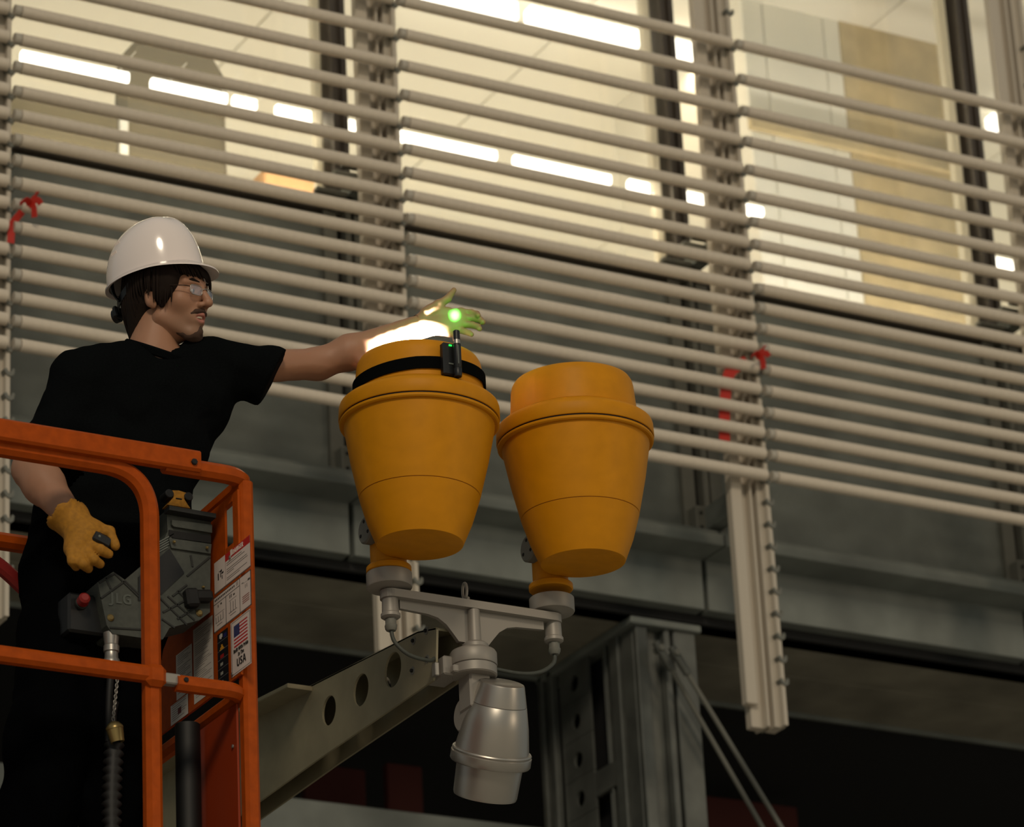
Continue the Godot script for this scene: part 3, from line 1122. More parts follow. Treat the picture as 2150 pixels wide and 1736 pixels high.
func build_floodlights() -> void:
	var l := yellow_floodlight(Vector3(4.193, 5.122, -7.74), -0.024, "yellow pot floodlight wearing the black strap, shining on the arm", true)
	yellow_floodlight(Vector3(4.658, 5.142, -7.74), 0.020, "yellow pot floodlight without a strap, right of the strapped one", false)
	var s := SpotLight3D.new()
	s.name = "beam"
	s.light_color = Color(1.0, 0.98, 0.93)
	s.light_energy = 22.0
	s.light_size = 0.03
	s.spot_angle = 19.0
	s.spot_angle_attenuation = 0.3
	s.spot_range = 40.0
	s.spot_attenuation = 2.0
	s.shadow_enabled = true
	l.add_child(s)
	s.position = Vector3(0.0, 0.31, 0.0)
	s.look_at_from_position(l.position + s.position, Vector3(4.1969, 5.7339, -7.79), Vector3(0, 0, 1))

	# T shaped carrier between the heads
	var t := thing("floodlight_carrier", "silver T-shaped carrier bracket holding up both yellow floodlights", "bracket", HUB)
	var st := tool()
	var bar := PackedVector2Array()
	for i in 13:
		var a := PI / 2 + PI * i / 12.0
		bar.append(Vector2(-0.228 + 0.026 * cos(a), 0.026 * sin(a)))
	for i in 13:
		var a := -PI / 2 + PI * i / 12.0
		bar.append(Vector2(0.232 + 0.026 * cos(a), 0.026 * sin(a)))
	prism(st, bar, 0.021, Transform3D(Basis(Vector3(1, 0, 0), -PI / 2), Vector3(0, -0.0105, 0)))
	obj("cross_bar", st, M.silver_matt, t)
	st = tool()
	var web := [Vector2(-0.205, -0.010), Vector2(-0.205, -0.033), Vector2(-0.125, -0.037), Vector2(-0.098, -0.043), Vector2(-0.075, -0.058), Vector2(-0.058, -0.078), Vector2(-0.042, -0.098)]
	var poly := PackedVector2Array(web)
	web.reverse()
	for p in web:
		poly.append(Vector2(-p.x, p.y))
	prism(st, poly, 0.012, frame_at(Vector3(0, 0, -0.006)))
	obj("web", st, M.silver_matt, t)
	st = tool()
	lathe(st, [Vector2(0, -0.115), Vector2(0.034, -0.115), Vector2(0.034, -0.106), Vector2(0.027, -0.100), Vector2(0.0165, -0.096), Vector2(0.0155, -0.012), Vector2(0, -0.012)], 32, frame_at(Vector3(0, 0, 0.012)))
	obj("post", st, M.silver_matt, t)
	st = tool()
	lathe(st, [Vector2(0, -0.158), Vector2(0.0585, -0.158), Vector2(0.0595, -0.156), Vector2(0.0595, -0.126), Vector2(0.056, -0.120), Vector2(0.043, -0.114), Vector2(0, -0.114)], 44)
	obj("hub_drum", st, M.silver_matt, t)
	st = tool()
	lathe(st, [Vector2(0, -0.186), Vector2(0.054, -0.186), Vector2(0.058, -0.183), Vector2(0.058, -0.161), Vector2(0.0555, -0.1605), Vector2(0.0555, -0.157)], 44)
	obj("hub_ring", st, M.silver_matt, t)
	st = tool()
	box2(st, Vector3(-0.068, -0.185, 0.0), Vector3(-0.050, -0.165, 0.02), 0.003)
	obj("lug", st, M.silver_matt, t)
	st = tool()
	var ring := PackedVector3Array()
	for i in 25:
		var a := TAU * i / 24.0
		ring.append(Vector3(-0.018, 0.040 + 0.021 * sin(a), 0.011 * cos(a) + 0.004))
	sweep(st, ring, disc(0.004, 8), Vector3(1, 0, 0), true)
	rod(st, Vector3(-0.012, 0.008, 0), Vector3(-0.012, 0.026, 0), 0.009, 12)
	obj("eye_bolt", st, M.silver_matt, t)
	for sx in [-1.0, 1.0]:
		var x0 := -0.229 if sx < 0.0 else 0.236
		var at := frame_at(Vector3(x0, 0, 0))
		st = tool()
		lathe(st, [Vector2(0.018, 0.008), Vector2(0.019, 0.013), Vector2(0.030, 0.016), Vector2(0.056, 0.019), Vector2(0.0575, 0.022), Vector2(0.0575, 0.056), Vector2(0.055, 0.058), Vector2(0, 0.058)], 44, at)
		obj("turntable", st, M.silver_matt, t)
		st = tool()
		lathe(st, [Vector2(0, -0.062), Vector2(0.019, -0.062), Vector2(0.0245, -0.058), Vector2(0.0245, -0.050), Vector2(0.0215, -0.047), Vector2(0.0205, -0.0105), Vector2(0, -0.0105)], 28, at)
		obj("socket", st, M.silver_matt, t)
		st = tool()
		lathe(st, [Vector2(0, -0.094), Vector2(0.012, -0.094), Vector2(0.0155, -0.088), Vector2(0.0165, -0.080), Vector2(0.0145, -0.077), Vector2(0.0145, -0.062), Vector2(0, -0.062)], 8, at)
		obj("cable_gland", st, M.bracket, t)
		st = tool()
		var pts: Array
		if sx < 0.0:
			pts = [Vector3(x0, -0.092, 0), Vector3(x0 + 0.006, -0.125, 0.006), Vector3(x0 + 0.04, -0.155, 0.012), Vector3(x0 + 0.10, -0.158, 0.0), Vector3(x0 + 0.135, -0.138, -0.03), Vector3(x0 + 0.14, -0.12, -0.06)]
		else:
			pts = [Vector3(x0, -0.092, 0), Vector3(x0 - 0.008, -0.120, 0.004), Vector3(x0 - 0.05, -0.150, 0.008), Vector3(x0 - 0.11, -0.160, 0.004), Vector3(x0 - 0.19, -0.150, -0.01)]
		tube(st, spline(pts, 8), 0.0052, 10)
		obj("cable", st, M.console, t)
	# block that ties the hub to the arm
	st = tool()
	box2(st, Vector3(-0.082, -0.185, -0.10), Vector3(-0.03, -0.135, -0.005), 0.004)
	obj("joint_block", st, M.silver_matt, t)

	# perforated arm running back to the building
	var a := thing("cantilever_beam", "beige perforated steel beam reaching from the building to the floodlights", "beam", Vector3(4.316, 4.85, -7.9))
	for side in 2:
		var dx := 0.0 if side == 0 else 0.066
		st = tool()
		var th := Vector3(0.006, 0, 0)
		var cuts := [-0.145, -0.335, -0.515, -0.70]
		var top := [0.158, 0.176, 0.196, 0.214]
		for i in 3:
			var q := [Vector3(dx, 0.0, cuts[i]), Vector3(dx, 0.0, cuts[i + 1]), Vector3(dx, top[i + 1], cuts[i + 1]), Vector3(dx, top[i], cuts[i])]
			holed_plate(st, q, Vector3(dx, [0.100, 0.106, 0.111][i], [-0.240, -0.420, -0.605][i]), [0.046, 0.043, 0.040][i], th)
		prism(st, PackedVector2Array([Vector2(0.145, 0.0), Vector2(0.145, 0.158), Vector2(0.10, 0.153), Vector2(0.004, 0.132), Vector2(0.0, 0.125), Vector2(0.012, 0.03), Vector2(0.03, 0.0)]), 0.006, Transform3D(Basis(Vector3(0, 0, -1), Vector3(0, 1, 0), Vector3(1, 0, 0)), Vector3(dx, 0, 0)))
		prism(st, PackedVector2Array([Vector2(0.70, 0.0), Vector2(0.70, 0.214), Vector2(1.1, 0.25), Vector2(2.2, 0.30), Vector2(3.55, 0.30), Vector2(3.55, -0.02), Vector2(2.0, -0.02)]), 0.006, Transform3D(Basis(Vector3(0, 0, -1), Vector3(0, 1, 0), Vector3(1, 0, 0)), Vector3(dx, 0, 0)))
		obj("side_plate", st, M.armplate, a)
	st = tool()
	sweep(st, PackedVector3Array([Vector3(0.036, 0.128, -0.004), Vector3(0.036, 0.152, -0.10), Vector3(0.036, 0.212, -0.70), Vector3(0.036, 0.248, -1.1), Vector3(0.036, 0.298, -2.2), Vector3(0.036, 0.298, -3.55)]), rect(0.072, 0.006, 0.001), Vector3(1, 0, 0))
	obj("top_plate", st, M.armplate, a)
	st = tool()
	sweep(st, PackedVector3Array([Vector3(-0.035, 0.204, -0.70), Vector3(-0.035, 0.245, -1.1), Vector3(-0.035, 0.295, -2.2), Vector3(-0.035, 0.295, -3.5)]), rect(0.075, 0.012, 0.002), Vector3(1, 0, 0))
	obj("side_flange", st, M.armplate, a)
	for p in [[0.137, -0.122], [0.140, -0.053], [0.061, -0.134], [0.065, -0.054]]:
		st = tool()
		lathe(st, [Vector2(0, 0.004), Vector2(0.004, 0.004), Vector2(0.004, 0.0), Vector2(0.011, 0.0), Vector2(0.011, -0.002)], 14, Transform3D(Basis(Vector3(0, 1, 0), Vector3(-1, 0, 0), Vector3(0, 0, 1)), Vector3(-0.001, p[0], p[1])))
		obj("bolt_eye", st, M.bracket, a)
	for p in [[0.137, -0.122], [0.140, -0.053], [0.061, -0.134], [0.065, -0.054]]:
		st = tool()
		rod(st, Vector3(-0.007, p[0], p[1]), Vector3(0.0, p[0], p[1]), 0.005, 8)
		obj("bolt", st, M.dark, a)
	st = tool()
	box2(st, Vector3(-0.012, 0.0, -0.012), Vector3(-0.0005, 0.035, 0.008), 0.002)
	obj("end_clip", st, M.silver, a)

	# silver spotlight hanging under the hub, aimed down at the building
	var top := Vector3(4.4588, 4.8306, -7.8314)
	var bot := Vector3(4.4785, 4.5825, -7.9836)
	var p := thing("spotlight", "silver pot-shaped spotlight hanging nose-down under the carrier", "spotlight", top)
	var x := along(top, bot)
	x.origin = Vector3.ZERO
	st = tool()
	lathe(st, [Vector2(0, 0.002), Vector2(0.050, 0.0), Vector2(0.055, 0.002), Vector2(0.057, 0.006), Vector2(0.0695, 0.054), Vector2(0.0688, 0.055)], 56, x)
	obj("back_cap", st, M.silver, p)
	st = tool()
	lathe(st, [Vector2(0.0690, 0.0555), Vector2(0.0702, 0.0565), Vector2(0.083, 0.11), Vector2(0.0925, 0.166), Vector2(0.0925, 0.176)], 56, x)
	obj("shell", st, M.silver, p)
	st = tool()
	lathe(st, [Vector2(0.090, 0.172), Vector2(0.0985, 0.172), Vector2(0.1005, 0.175), Vector2(0.0995, 0.1775), Vector2(0.0985, 0.180), Vector2(0.1015, 0.182), Vector2(0.1015, 0.203), Vector2(0.0985, 0.207), Vector2(0.083, 0.2085)], 56, x)
	obj("rim", st, M.silver, p)
	st = tool()
	lathe(st, [Vector2(0.0835, 0.207), Vector2(0.0805, 0.285), Vector2(0.0785, 0.2915), Vector2(0.0755, 0.2915), Vector2(0.0745, 0.21), Vector2(0.0, 0.20)], 56, x)
	obj("snoot", st, M.silver, p)
	st = tool()
	box2(st, Vector3(-0.072, -0.06, -0.10), Vector3(-0.012, 0.035, -0.035), 0.005)
	obj("neck_block", st, M.silver_matt, p)
	st = tool()
	rod(st, Vector3(-0.068, -0.062, -0.095), Vector3(-0.040, -0.062, -0.095), 0.046, 36, -1.0, 0.006)
	obj("swivel", st, M.silver_matt, p)

# ------------------------------------------------------------------ laser on the strap
func build_laser() -> void:
	var base := Vector3(4.193, 5.122, -7.74)
	var s := thing("strap", "black webbing strap wrapped round the lit floodlight's collar", "strap", base)
	var st := tool()
	var path := PackedVector3Array()
	for i in 61:
		var a := TAU * i / 60.0
		var d := Vector3(sin(a), 0, cos(a))
		var y := 0.440 - 0.022 * (0.5 + 0.5 * d.dot(Vector3(-0.5, 0, 0.866))) - 0.010 * maxf(0.0, d.dot(Vector3(-0.866, 0, -0.5)))
		path.append(Vector3(0.0105, y, 0.011) + d * 0.1660)
	sweep(st, path, rect(0.033, 0.003, 0.001), Vector3(0, 1, 0))
	obj("band", st, M.strap, s)
	var bc := Vector3(4.199, 5.5448, -7.553) - base
	st = tool()
	box(st, bc, Vector3(0.050, 0.088, 0.020), 0.004)
	obj("holder_box", st, M.black, s)
	st = tool()
	box(st, bc + Vector3(-0.002, -0.014, 0.011), Vector3(0.020, 0.004, 0.003), 0.001)
	obj("latch", st, M.ink_grey, s)
	st = tool()
	box(st, bc + Vector3(-0.005, 0.036, 0.011), Vector3(0.008, 0.004, 0.002), 0.0005)
	obj("power_led", st, M.led, s)

	var a0 := Vector3(4.2077, 5.4945, -7.534)
	var a1 := Vector3(4.2085, 5.6201, -7.534)
	var p := thing("laser_pointer", "black pen laser with silver ring clipped upright on the strap box", "laser", a0)
	var x := along(a0, a1)
	x.origin = Vector3.ZERO
	var n := (a1 - a0).length()
	st = tool()
	lathe(st, [Vector2(0, 0), Vector2(0.009, 0), Vector2(0.0100, 0.002), Vector2(0.0100, 0.022), Vector2(0.0094, 0.023), Vector2(0.0100, 0.024), Vector2(0.0100, n * 0.70), Vector2(0, n * 0.70)], 24, x)
	obj("barrel", st, M.black, p)
	st = tool()
	lathe(st, [Vector2(0, n * 0.70), Vector2(0.0085, n * 0.70), Vector2(0.0085, n * 0.79), Vector2(0, n * 0.79)], 24, x)
	obj("ring", st, M.silver, p)
	st = tool()
	lathe(st, [Vector2(0, n * 0.79), Vector2(0.0088, n * 0.79), Vector2(0.0082, n * 0.985), Vector2(0.006, n), Vector2(0.0035, n), Vector2(0.0035, n - 0.006), Vector2(0, n - 0.006)], 24, x)
	obj("nose", st, M.black, p)
	st = tool()
	rod(st, Vector3(-0.002, n * 0.25, 0.0098), Vector3(-0.002, n * 0.65, 0.0098), 0.0012, 6)
	obj("clip", st, M.ink_grey, p)
	st = tool()
	lathe(st, [Vector2(0, n - 0.005), Vector2(0.003, n - 0.004), Vector2(0.003, n + 0.001), Vector2(0, n + 0.002)], 12, x)
	obj("laser_diode", st, M.led, p)
	var spot := Vector3(4.2992, 5.751, -7.7)
	for k in 3:
		var l := SpotLight3D.new()
		l.name = "laser_beam"
		l.light_color = [Color(0.22, 1.0, 0.36), Color(0.02, 1.0, 0.18), Color(0.02, 1.0, 0.18)][k]
		l.light_energy = [16.0, 0.035, 0.05][k]
		l.light_size = 0.004
		l.spot_angle = [2.3, 62.0, 12.0][k]
		l.spot_angle_attenuation = 1.0
		l.spot_range = 10.0
		l.spot_attenuation = 2.0
		l.shadow_enabled = true
		p.add_child(l, true)
		l.position = (a1 - a0) + (a1 - a0).normalized() * 0.014
		l.look_at_from_position(p.position + l.position, spot, Vector3(0, 0, 1))

# ------------------------------------------------------------------ lift basket
func print_label(w: int, h: int, bars: Array, paper := Color(0.86, 0.80, 0.77)) -> StandardMaterial3D:
	var im := Image.create(w, h, false, Image.FORMAT_RGB8)
	im.fill(paper)
	for b in bars:
		im.fill_rect(Rect2i(int(b[0] * w), int(b[1] * h), maxi(1, int(b[2] * w)), maxi(1, int(b[3] * h))), b[4])
	var m := StandardMaterial3D.new()
	m.albedo_texture = ImageTexture.create_from_image(im)
	m.roughness = 0.6
	return m

# a sheet on the side panel (facing -x); z0 is its far (left) edge
func sheet(called: String, m: Material, parent: Node, z0: float, z1: float, y0: float, y1: float, x: float, lean: float) -> MeshInstance3D:
	var st := SurfaceTool.new()
	st.begin(Mesh.PRIMITIVE_TRIANGLES)
	var c := [Vector3(x, y1 + lean, z0), Vector3(x, y1, z1), Vector3(x, y0, z1), Vector3(x, y0 + lean, z0)]
	var uv := [Vector2(0, 0), Vector2(1, 0), Vector2(1, 1), Vector2(0, 1)]
	for k in [0, 1, 2, 0, 2, 3]:
		st.set_normal(Vector3(-1, 0, 0))
		st.set_uv(uv[k])
		st.add_vertex(c[k])
	for e in 4:
		var a: Vector3 = c[e]
		var b: Vector3 = c[(e + 1) % 4]
		for v in [a, b, b + Vector3(0.0006, 0, 0), a, b + Vector3(0.0006, 0, 0), a + Vector3(0.0006, 0, 0)]:
			st.set_normal((b - a).cross(Vector3(1, 0, 0)).normalized())
			st.set_uv(Vector2(0.01, 0.5))
			st.add_vertex(v)
	return obj(called, st, m, parent)

func words(text: String, size: float, m: Material, parent: Node, z: float, y: float, x: float, narrow := 1.0) -> void:
	var t := TextMesh.new()
	var f := SystemFont.new()
	f.font_names = PackedStringArray(["Droid Sans"])
	f.font_weight = 700
	t.font = f
	t.text = text
	t.font_size = 32
	t.pixel_size = size / 32.0
	t.depth = 0.0006
	t.curve_step = 4.0
	put(t, "lettering", m, parent, Transform3D(Basis(Vector3(0, 0, narrow), Vector3(0, 1, 0), Vector3(-1, 0, 0)), Vector3(x, y, z)))

func build_lift() -> void:
	const Z0 := -7.594
	var o := thing("lift_basket", "orange tubular work platform basket the worker stands in", "lift basket", Vector3(3.0, 4.08, Z0))
	var off := -o.position
	var st := tool()
	var sh := frame_at(off)
	var add := func(called: String, s: SurfaceTool, m: Material) -> MeshInstance3D: return obj(called, s, m, o, sh)
	sweep(st, PackedVector3Array([Vector3(2.3, 5.172, Z0 + 0.012), Vector3(3.524, 5.172, Z0 + 0.012)]), rect(0.030, 0.054, 0.006), Vector3(0, 0, 1))
	add.call("gate_bar", st, M.orange)
	st = tool()
	rod(st, Vector3(3.505, 5.165, Z0 + 0.026), Vector3(3.505, 5.165, Z0 + 0.034), 0.008, 6)
	add.call("bolt", st, M.dark)
	st = tool()
	sweep(st, rounded([Vector3(3.44, 5.160, Z0), Vector3(3.664, 5.160, Z0), Vector3(3.664, 5.150, -8.16), Vector3(2.3, 5.150, -8.16)], 0.075, 10), rect(0.040, 0.042, 0.011), Vector3(0, 1, 0))
	add.call("top_rail", st, M.orange)
	st = tool()
	sweep(st, rounded([Vector3(2.3, 5.141, Z0 - 0.014), Vector3(3.408, 5.141, Z0 - 0.014), Vector3(3.408, 4.10, Z0 - 0.014)], 0.12, 14), rect(0.040, 0.040, 0.010), Vector3(0, 0, 1))
	add.call("gate_post", st, M.orange)
	st = tool()
	sweep(st, PackedVector3Array([Vector3(2.3, 4.630, Z0), Vector3(3.40, 4.630, Z0)]), rect(0.036, 0.038, 0.009), Vector3(0, 0, 1))
	add.call("middle_rail", st, M.orange)
	st = tool()
	box(st, Vector3(3.408, 4.626, Z0), Vector3(0.052, 0.054, 0.046), 0.012)
	add.call("weld_joint", st, M.orange)
	st = tool()
	box(st, Vector3(3.449, 4.624, Z0), Vector3(0.044, 0.026, 0.024), 0.003)
	add.call("latch_pin", st, M.silver_matt)
	st = tool()
	sweep(st, rounded([Vector3(3.462, 4.618, Z0), Vector3(3.640, 4.618, Z0), Vector3(3.640, 4.618, -8.16)], 0.06, 10), rect(0.037, 0.037, 0.011), Vector3(0, 1, 0))
	add.call("corner_rail", st, M.orange)
	st = tool()
	rod(st, Vector3(3.480, 4.622, Z0 + 0.017), Vector3(3.480, 4.622, Z0 + 0.023), 0.006, 8)
	add.call("bolt", st, M.dark)
	st = tool()
	sweep(st, PackedVector3Array([Vector3(3.652, 4.08, Z0 - 0.012), Vector3(3.652, 5.15, Z0 - 0.012)]), rect(0.037, 0.037, 0.008), Vector3(1, 0, 0))
	add.call("corner_post", st, M.orange)
	for zz in [-8.16]:
		for xx in [2.35, 3.40, 3.652]:
			st = tool()
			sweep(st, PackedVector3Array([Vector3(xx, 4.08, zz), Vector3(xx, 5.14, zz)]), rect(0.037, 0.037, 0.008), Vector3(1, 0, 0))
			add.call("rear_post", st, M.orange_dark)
	st = tool()
	sweep(st, rounded([Vector3(2.7, 5.135, -8.15), Vector3(3.20, 5.125, -8.15), Vector3(3.38, 4.98, -8.15)], 0.2, 10), rect(0.03, 0.036, 0.008), Vector3(0, 0, 1))
	add.call("rear_brace", st, M.red)
	# side panel with a hand slot
	st = tool()
	const XA := 3.6275
	const XB := 3.6335
	for q in [[-7.590, -7.620, 4.66, 5.125], [-7.620, -7.662, 4.66, 5.000], [-7.620, -7.662, 5.105, 5.125], [-7.662, -8.10, 4.66, 5.125]]:
		box2(st, Vector3(XA, q[2], q[1]), Vector3(XB, q[3], q[0]), 0.001)
	add.call("side_panel", st, M.orange)
	st = tool()
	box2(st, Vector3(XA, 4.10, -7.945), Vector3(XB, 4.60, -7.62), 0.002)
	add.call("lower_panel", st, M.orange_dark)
	for p in [[-7.600, 4.968], [-7.600, 4.675], [-7.606, 4.50]]:
		st = tool()
		rod(st, Vector3(XA - 0.004, p[0 + 1], p[0] - 0.035), Vector3(XA, p[1], p[0] - 0.035), 0.005, 8)
		add.call("rivet", st, M.silver)
	st = tool()
	box2(st, Vector3(2.3, 4.06, -8.17), Vector3(3.67, 4.118, Z0 + 0.015), 0.006)
	add.call("floor_plate", st, M.steel_dark)
	st = tool()
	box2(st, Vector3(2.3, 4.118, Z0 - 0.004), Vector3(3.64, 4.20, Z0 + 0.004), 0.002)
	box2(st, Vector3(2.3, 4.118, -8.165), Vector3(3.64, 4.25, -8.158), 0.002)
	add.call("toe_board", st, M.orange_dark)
	st = tool()
	rod(st, Vector3(3.585, 4.12, -7.80), Vector3(3.585, 4.60, -7.80), 0.030, 20)
	add.call("padded_conduit", st, M.rubber)
	st = tool()
	box2(st, Vector3(2.25, 4.08, -8.16), Vector3(2.30, 5.17, Z0), 0.01)
	add.call("end_frame", st, M.orange)
	st = tool()
	rod(st, Vector3(2.8, 4.03, -7.9), Vector3(2.2, 0.9, -8.4), 0.09, 20)
	add.call("boom", st, M.orange)
	st = tool()
	box2(st, Vector3(1.5, 0.35, -9.2), Vector3(3.0, 1.0, -7.4), 0.05)
	for wx in [1.55, 2.75]:
		for wz in [-9.0, -7.6]:
			rod(st, Vector3(wx, 0.36, wz), Vector3(wx + 0.22, 0.36, wz), 0.36, 24, -1.0, 0.03)
	add.call("chassis", st, M.orange_dark)

	# stickers on the inner side of the panel
	var dk := Color(0.10, 0.09, 0.09)
	var rd := Color(0.72, 0.12, 0.10)
	var br := Color(0.25, 0.13, 0.08)
	var bars := [[0.31, 0.0, 0.69, 0.24, rd], [0.31, 0.24, 0.012, 0.76, Color(0.7, 0.6, 0.58)], [0.0, 0.97, 1.0, 0.03, br]]
	for i in 9:
		if i != 2 and i != 6:
			bars.append([0.35, 0.31 + i * 0.066, [0.42, 0.5, 0.0, 0.56, 0.58, 0.2, 0.0, 0.56, 0.36][i], 0.022, Color(0.3, 0.26, 0.25)])
	for b in [[0.10, 0.42, 0.03, 0.22], [0.13, 0.38, 0.07, 0.03], [0.19, 0.36, 0.03, 0.08], [0.20, 0.46, 0.06, 0.06], [0.21, 0.56, 0.02, 0.12], [0.17, 0.40, 0.02, 0.20]]:
		bars.append([b[0], b[1], b[2], b[3], dk])
	var sz := [-7.7259, -7.5269, 4.8739, 4.9721]
	var x0 := 3.6268
	var d := sheet("danger_sticker", print_label(256, 192, bars), o, sz[0], sz[1], 4.905, 4.985, x0, 0.0)
	d.transform = sh
	words("▲DANGER", 0.0165, M.ink_white, d, lerpf(sz[0], sz[1], 0.64), 4.9755, x0 - 0.0006, 0.9)
	bars = [[0.0, 0.0, 1.0, 0.02, dk], [0.0, 0.98, 1.0, 0.02, dk], [0.0, 0.0, 0.012, 1.0, dk], [0.988, 0.0, 0.012, 1.0, dk], [0.0, 0.2, 0.7, 0.02, dk], [0.33, 0.2, 0.012, 0.8, dk], [0.70, 0.0, 0.012, 1.0, dk]]
	for i in 13:
		bars.append([0.04 + i * 0.042, 0.08, 0.028, 0.06, dk])
	for b in [[0.62, 0.04, 0.015, 0.12], [0.65, 0.04, 0.015, 0.12], [0.12, 0.28, 0.02, 0.08], [0.19, 0.28, 0.04, 0.05], [0.05, 0.52, 0.24, 0.015], [0.06, 0.6, 0.015, 0.16], [0.12, 0.6, 0.015, 0.16], [0.18, 0.6, 0.015, 0.16], [0.25, 0.56, 0.015, 0.2], [0.05, 0.76, 0.22, 0.015], [0.09, 0.84, 0.14, 0.02], [0.43, 0.26, 0.02, 0.1], [0.47, 0.26, 0.02, 0.1], [0.53, 0.3, 0.05, 0.05], [0.42, 0.42, 0.2, 0.015], [0.45, 0.46, 0.015, 0.3], [0.52, 0.5, 0.015, 0.28], [0.58, 0.5, 0.015, 0.24], [0.41, 0.76, 0.22, 0.02], [0.44, 0.84, 0.16, 0.02], [0.76, 0.2, 0.05, 0.03], [0.92, 0.2, 0.06, 0.06], [0.8, 0.24, 0.14, 0.012], [0.85, 0.3, 0.015, 0.1], [0.89, 0.3, 0.015, 0.1]]:
		bars.append([b[0], b[1], b[2], b[3], Color(0.25, 0.22, 0.21)])
	for i in 4:
		bars.append([0.77, 0.6 + i * 0.06, 0.18, 0.025, Color(0.5, 0.2, 0.17)])
	sheet("capacity_sticker", print_label(256, 160, bars), o, sz[0] - 0.008, sz[1], 4.810, 4.898, x0, 0.0).transform = sh
	# the flag sticker
	bars = []
	var fl := [0.16, 0.10, 0.68, 0.40]
	for i in 13:
		bars.append([fl[0], fl[1] + fl[3] * i / 13.0, fl[2], fl[3] / 13.0 + 0.004, Color(0.72, 0.10, 0.12) if i % 2 == 0 else Color(0.88, 0.83, 0.82)])
	bars.append([fl[0], fl[1], fl[2] * 0.42, fl[3] * 7.0 / 13.0, Color(0.09, 0.13, 0.36)])
	for i in 9:
		for j in 6 - (i % 2):
			bars.append([fl[0] + 0.012 + (j + (0.5 if i % 2 else 0.0)) * 0.046, fl[1] + 0.010 + i * 0.022, 0.010, 0.008, Color(0.88, 0.85, 0.85)])
	for e in [[0.04, 0.02, 0.92, 0.012], [0.04, 0.968, 0.92, 0.012], [0.03, 0.03, 0.02, 0.94], [0.95, 0.03, 0.02, 0.94]]:
		bars.append([e[0], e[1], e[2], e[3], dk])
	var fz0: float = sz[1] - 0.115
	var fz1: float = sz[1] - 0.006
	d = sheet("flag_sticker", print_label(256, 320, bars), o, fz0, fz1, 4.668, 4.803, x0, 0.0)
	d.transform = sh
	var fm: float = (fz0 + fz1) * 0.5
	words("Built With Pride", 0.0125, M.ink, d, fm, 4.7265, x0 - 0.0006, 0.85)
	words("In The", 0.0125, M.ink, d, fm, 4.7135, x0 - 0.0006, 0.85)
	words("USA", 0.027, M.ink, d, fm, 4.694, x0 - 0.0006, 1.0)
	# dark strip of pictograms and the two sheets of small print
	bars = [[0.2, 0.03, 0.3, 0.06, Color(0.8, 0.78, 0.75)], [0.3, 0.02, 0.12, 0.09, Color(0.8, 0.78, 0.75)], [0.2, 0.27, 0.45, 0.02, Color(0.85, 0.6, 0.15)], [0.28, 0.24, 0.3, 0.03, Color(0.85, 0.6, 0.15)], [0.36, 0.2, 0.14, 0.04, Color(0.85, 0.6, 0.15)], [0.25, 0.36, 0.35, 0.06, Color(0.6, 0.1, 0.1)], [0.6, 0.05, 0.3, 0.07, Color(0.12, 0.13, 0.35)]]
	for i in 6:
		bars.append([0.0, 0.14 + i * 0.145, 1.0, 0.008, Color(0.45, 0.45, 0.45)])
		if i > 1:
			bars.append([0.25, 0.2 + i * 0.145, 0.25, 0.05, Color(0.6, 0.6, 0.56)])
	sheet("pictogram_strip", print_label(96, 320, bars, Color(0.06, 0.06, 0.08)), o, sz[0] + 0.010, sz[0] + 0.068, 4.645, 4.800, x0, 0.0).transform = sh
	for k in 3:
		bars = []
		for i in [34, 22, 8][k]:
			if k == 2 or i % 7 != 6:
				bars.append([0.08, 0.04 + i * [0.027, 0.04, 0.11][k], 0.35 + 0.5 * absf(sin(i * 2.3 + k)), [0.010, 0.014, 0.03][k], Color(0.28, 0.25, 0.24)])
		if k == 2:
			bars.append([0.42, 0.4, 0.2, 0.3, Color(0.4, 0.1, 0.1)])
		var r: Array = [[sz[0] - 0.125, sz[0] - 0.014, 4.672, 4.86], [sz[0] - 0.225, sz[0] - 0.133, 4.715, 4.83], [sz[0] - 0.26, sz[0] - 0.16, 4.662, 4.712]][k]
		sheet("notice_sheet", print_label(128, 192, bars, Color(0.80, 0.77, 0.74)), o, r[0], r[1], r[2], r[3], x0, 0.0).transform = sh

# ------------------------------------------------------------------ control console and what hangs from it
func flat(pts: Array) -> PackedVector2Array:
	var out := PackedVector2Array()
	for p in pts:
		out.append(Vector2(p.x, p.y))
	return out

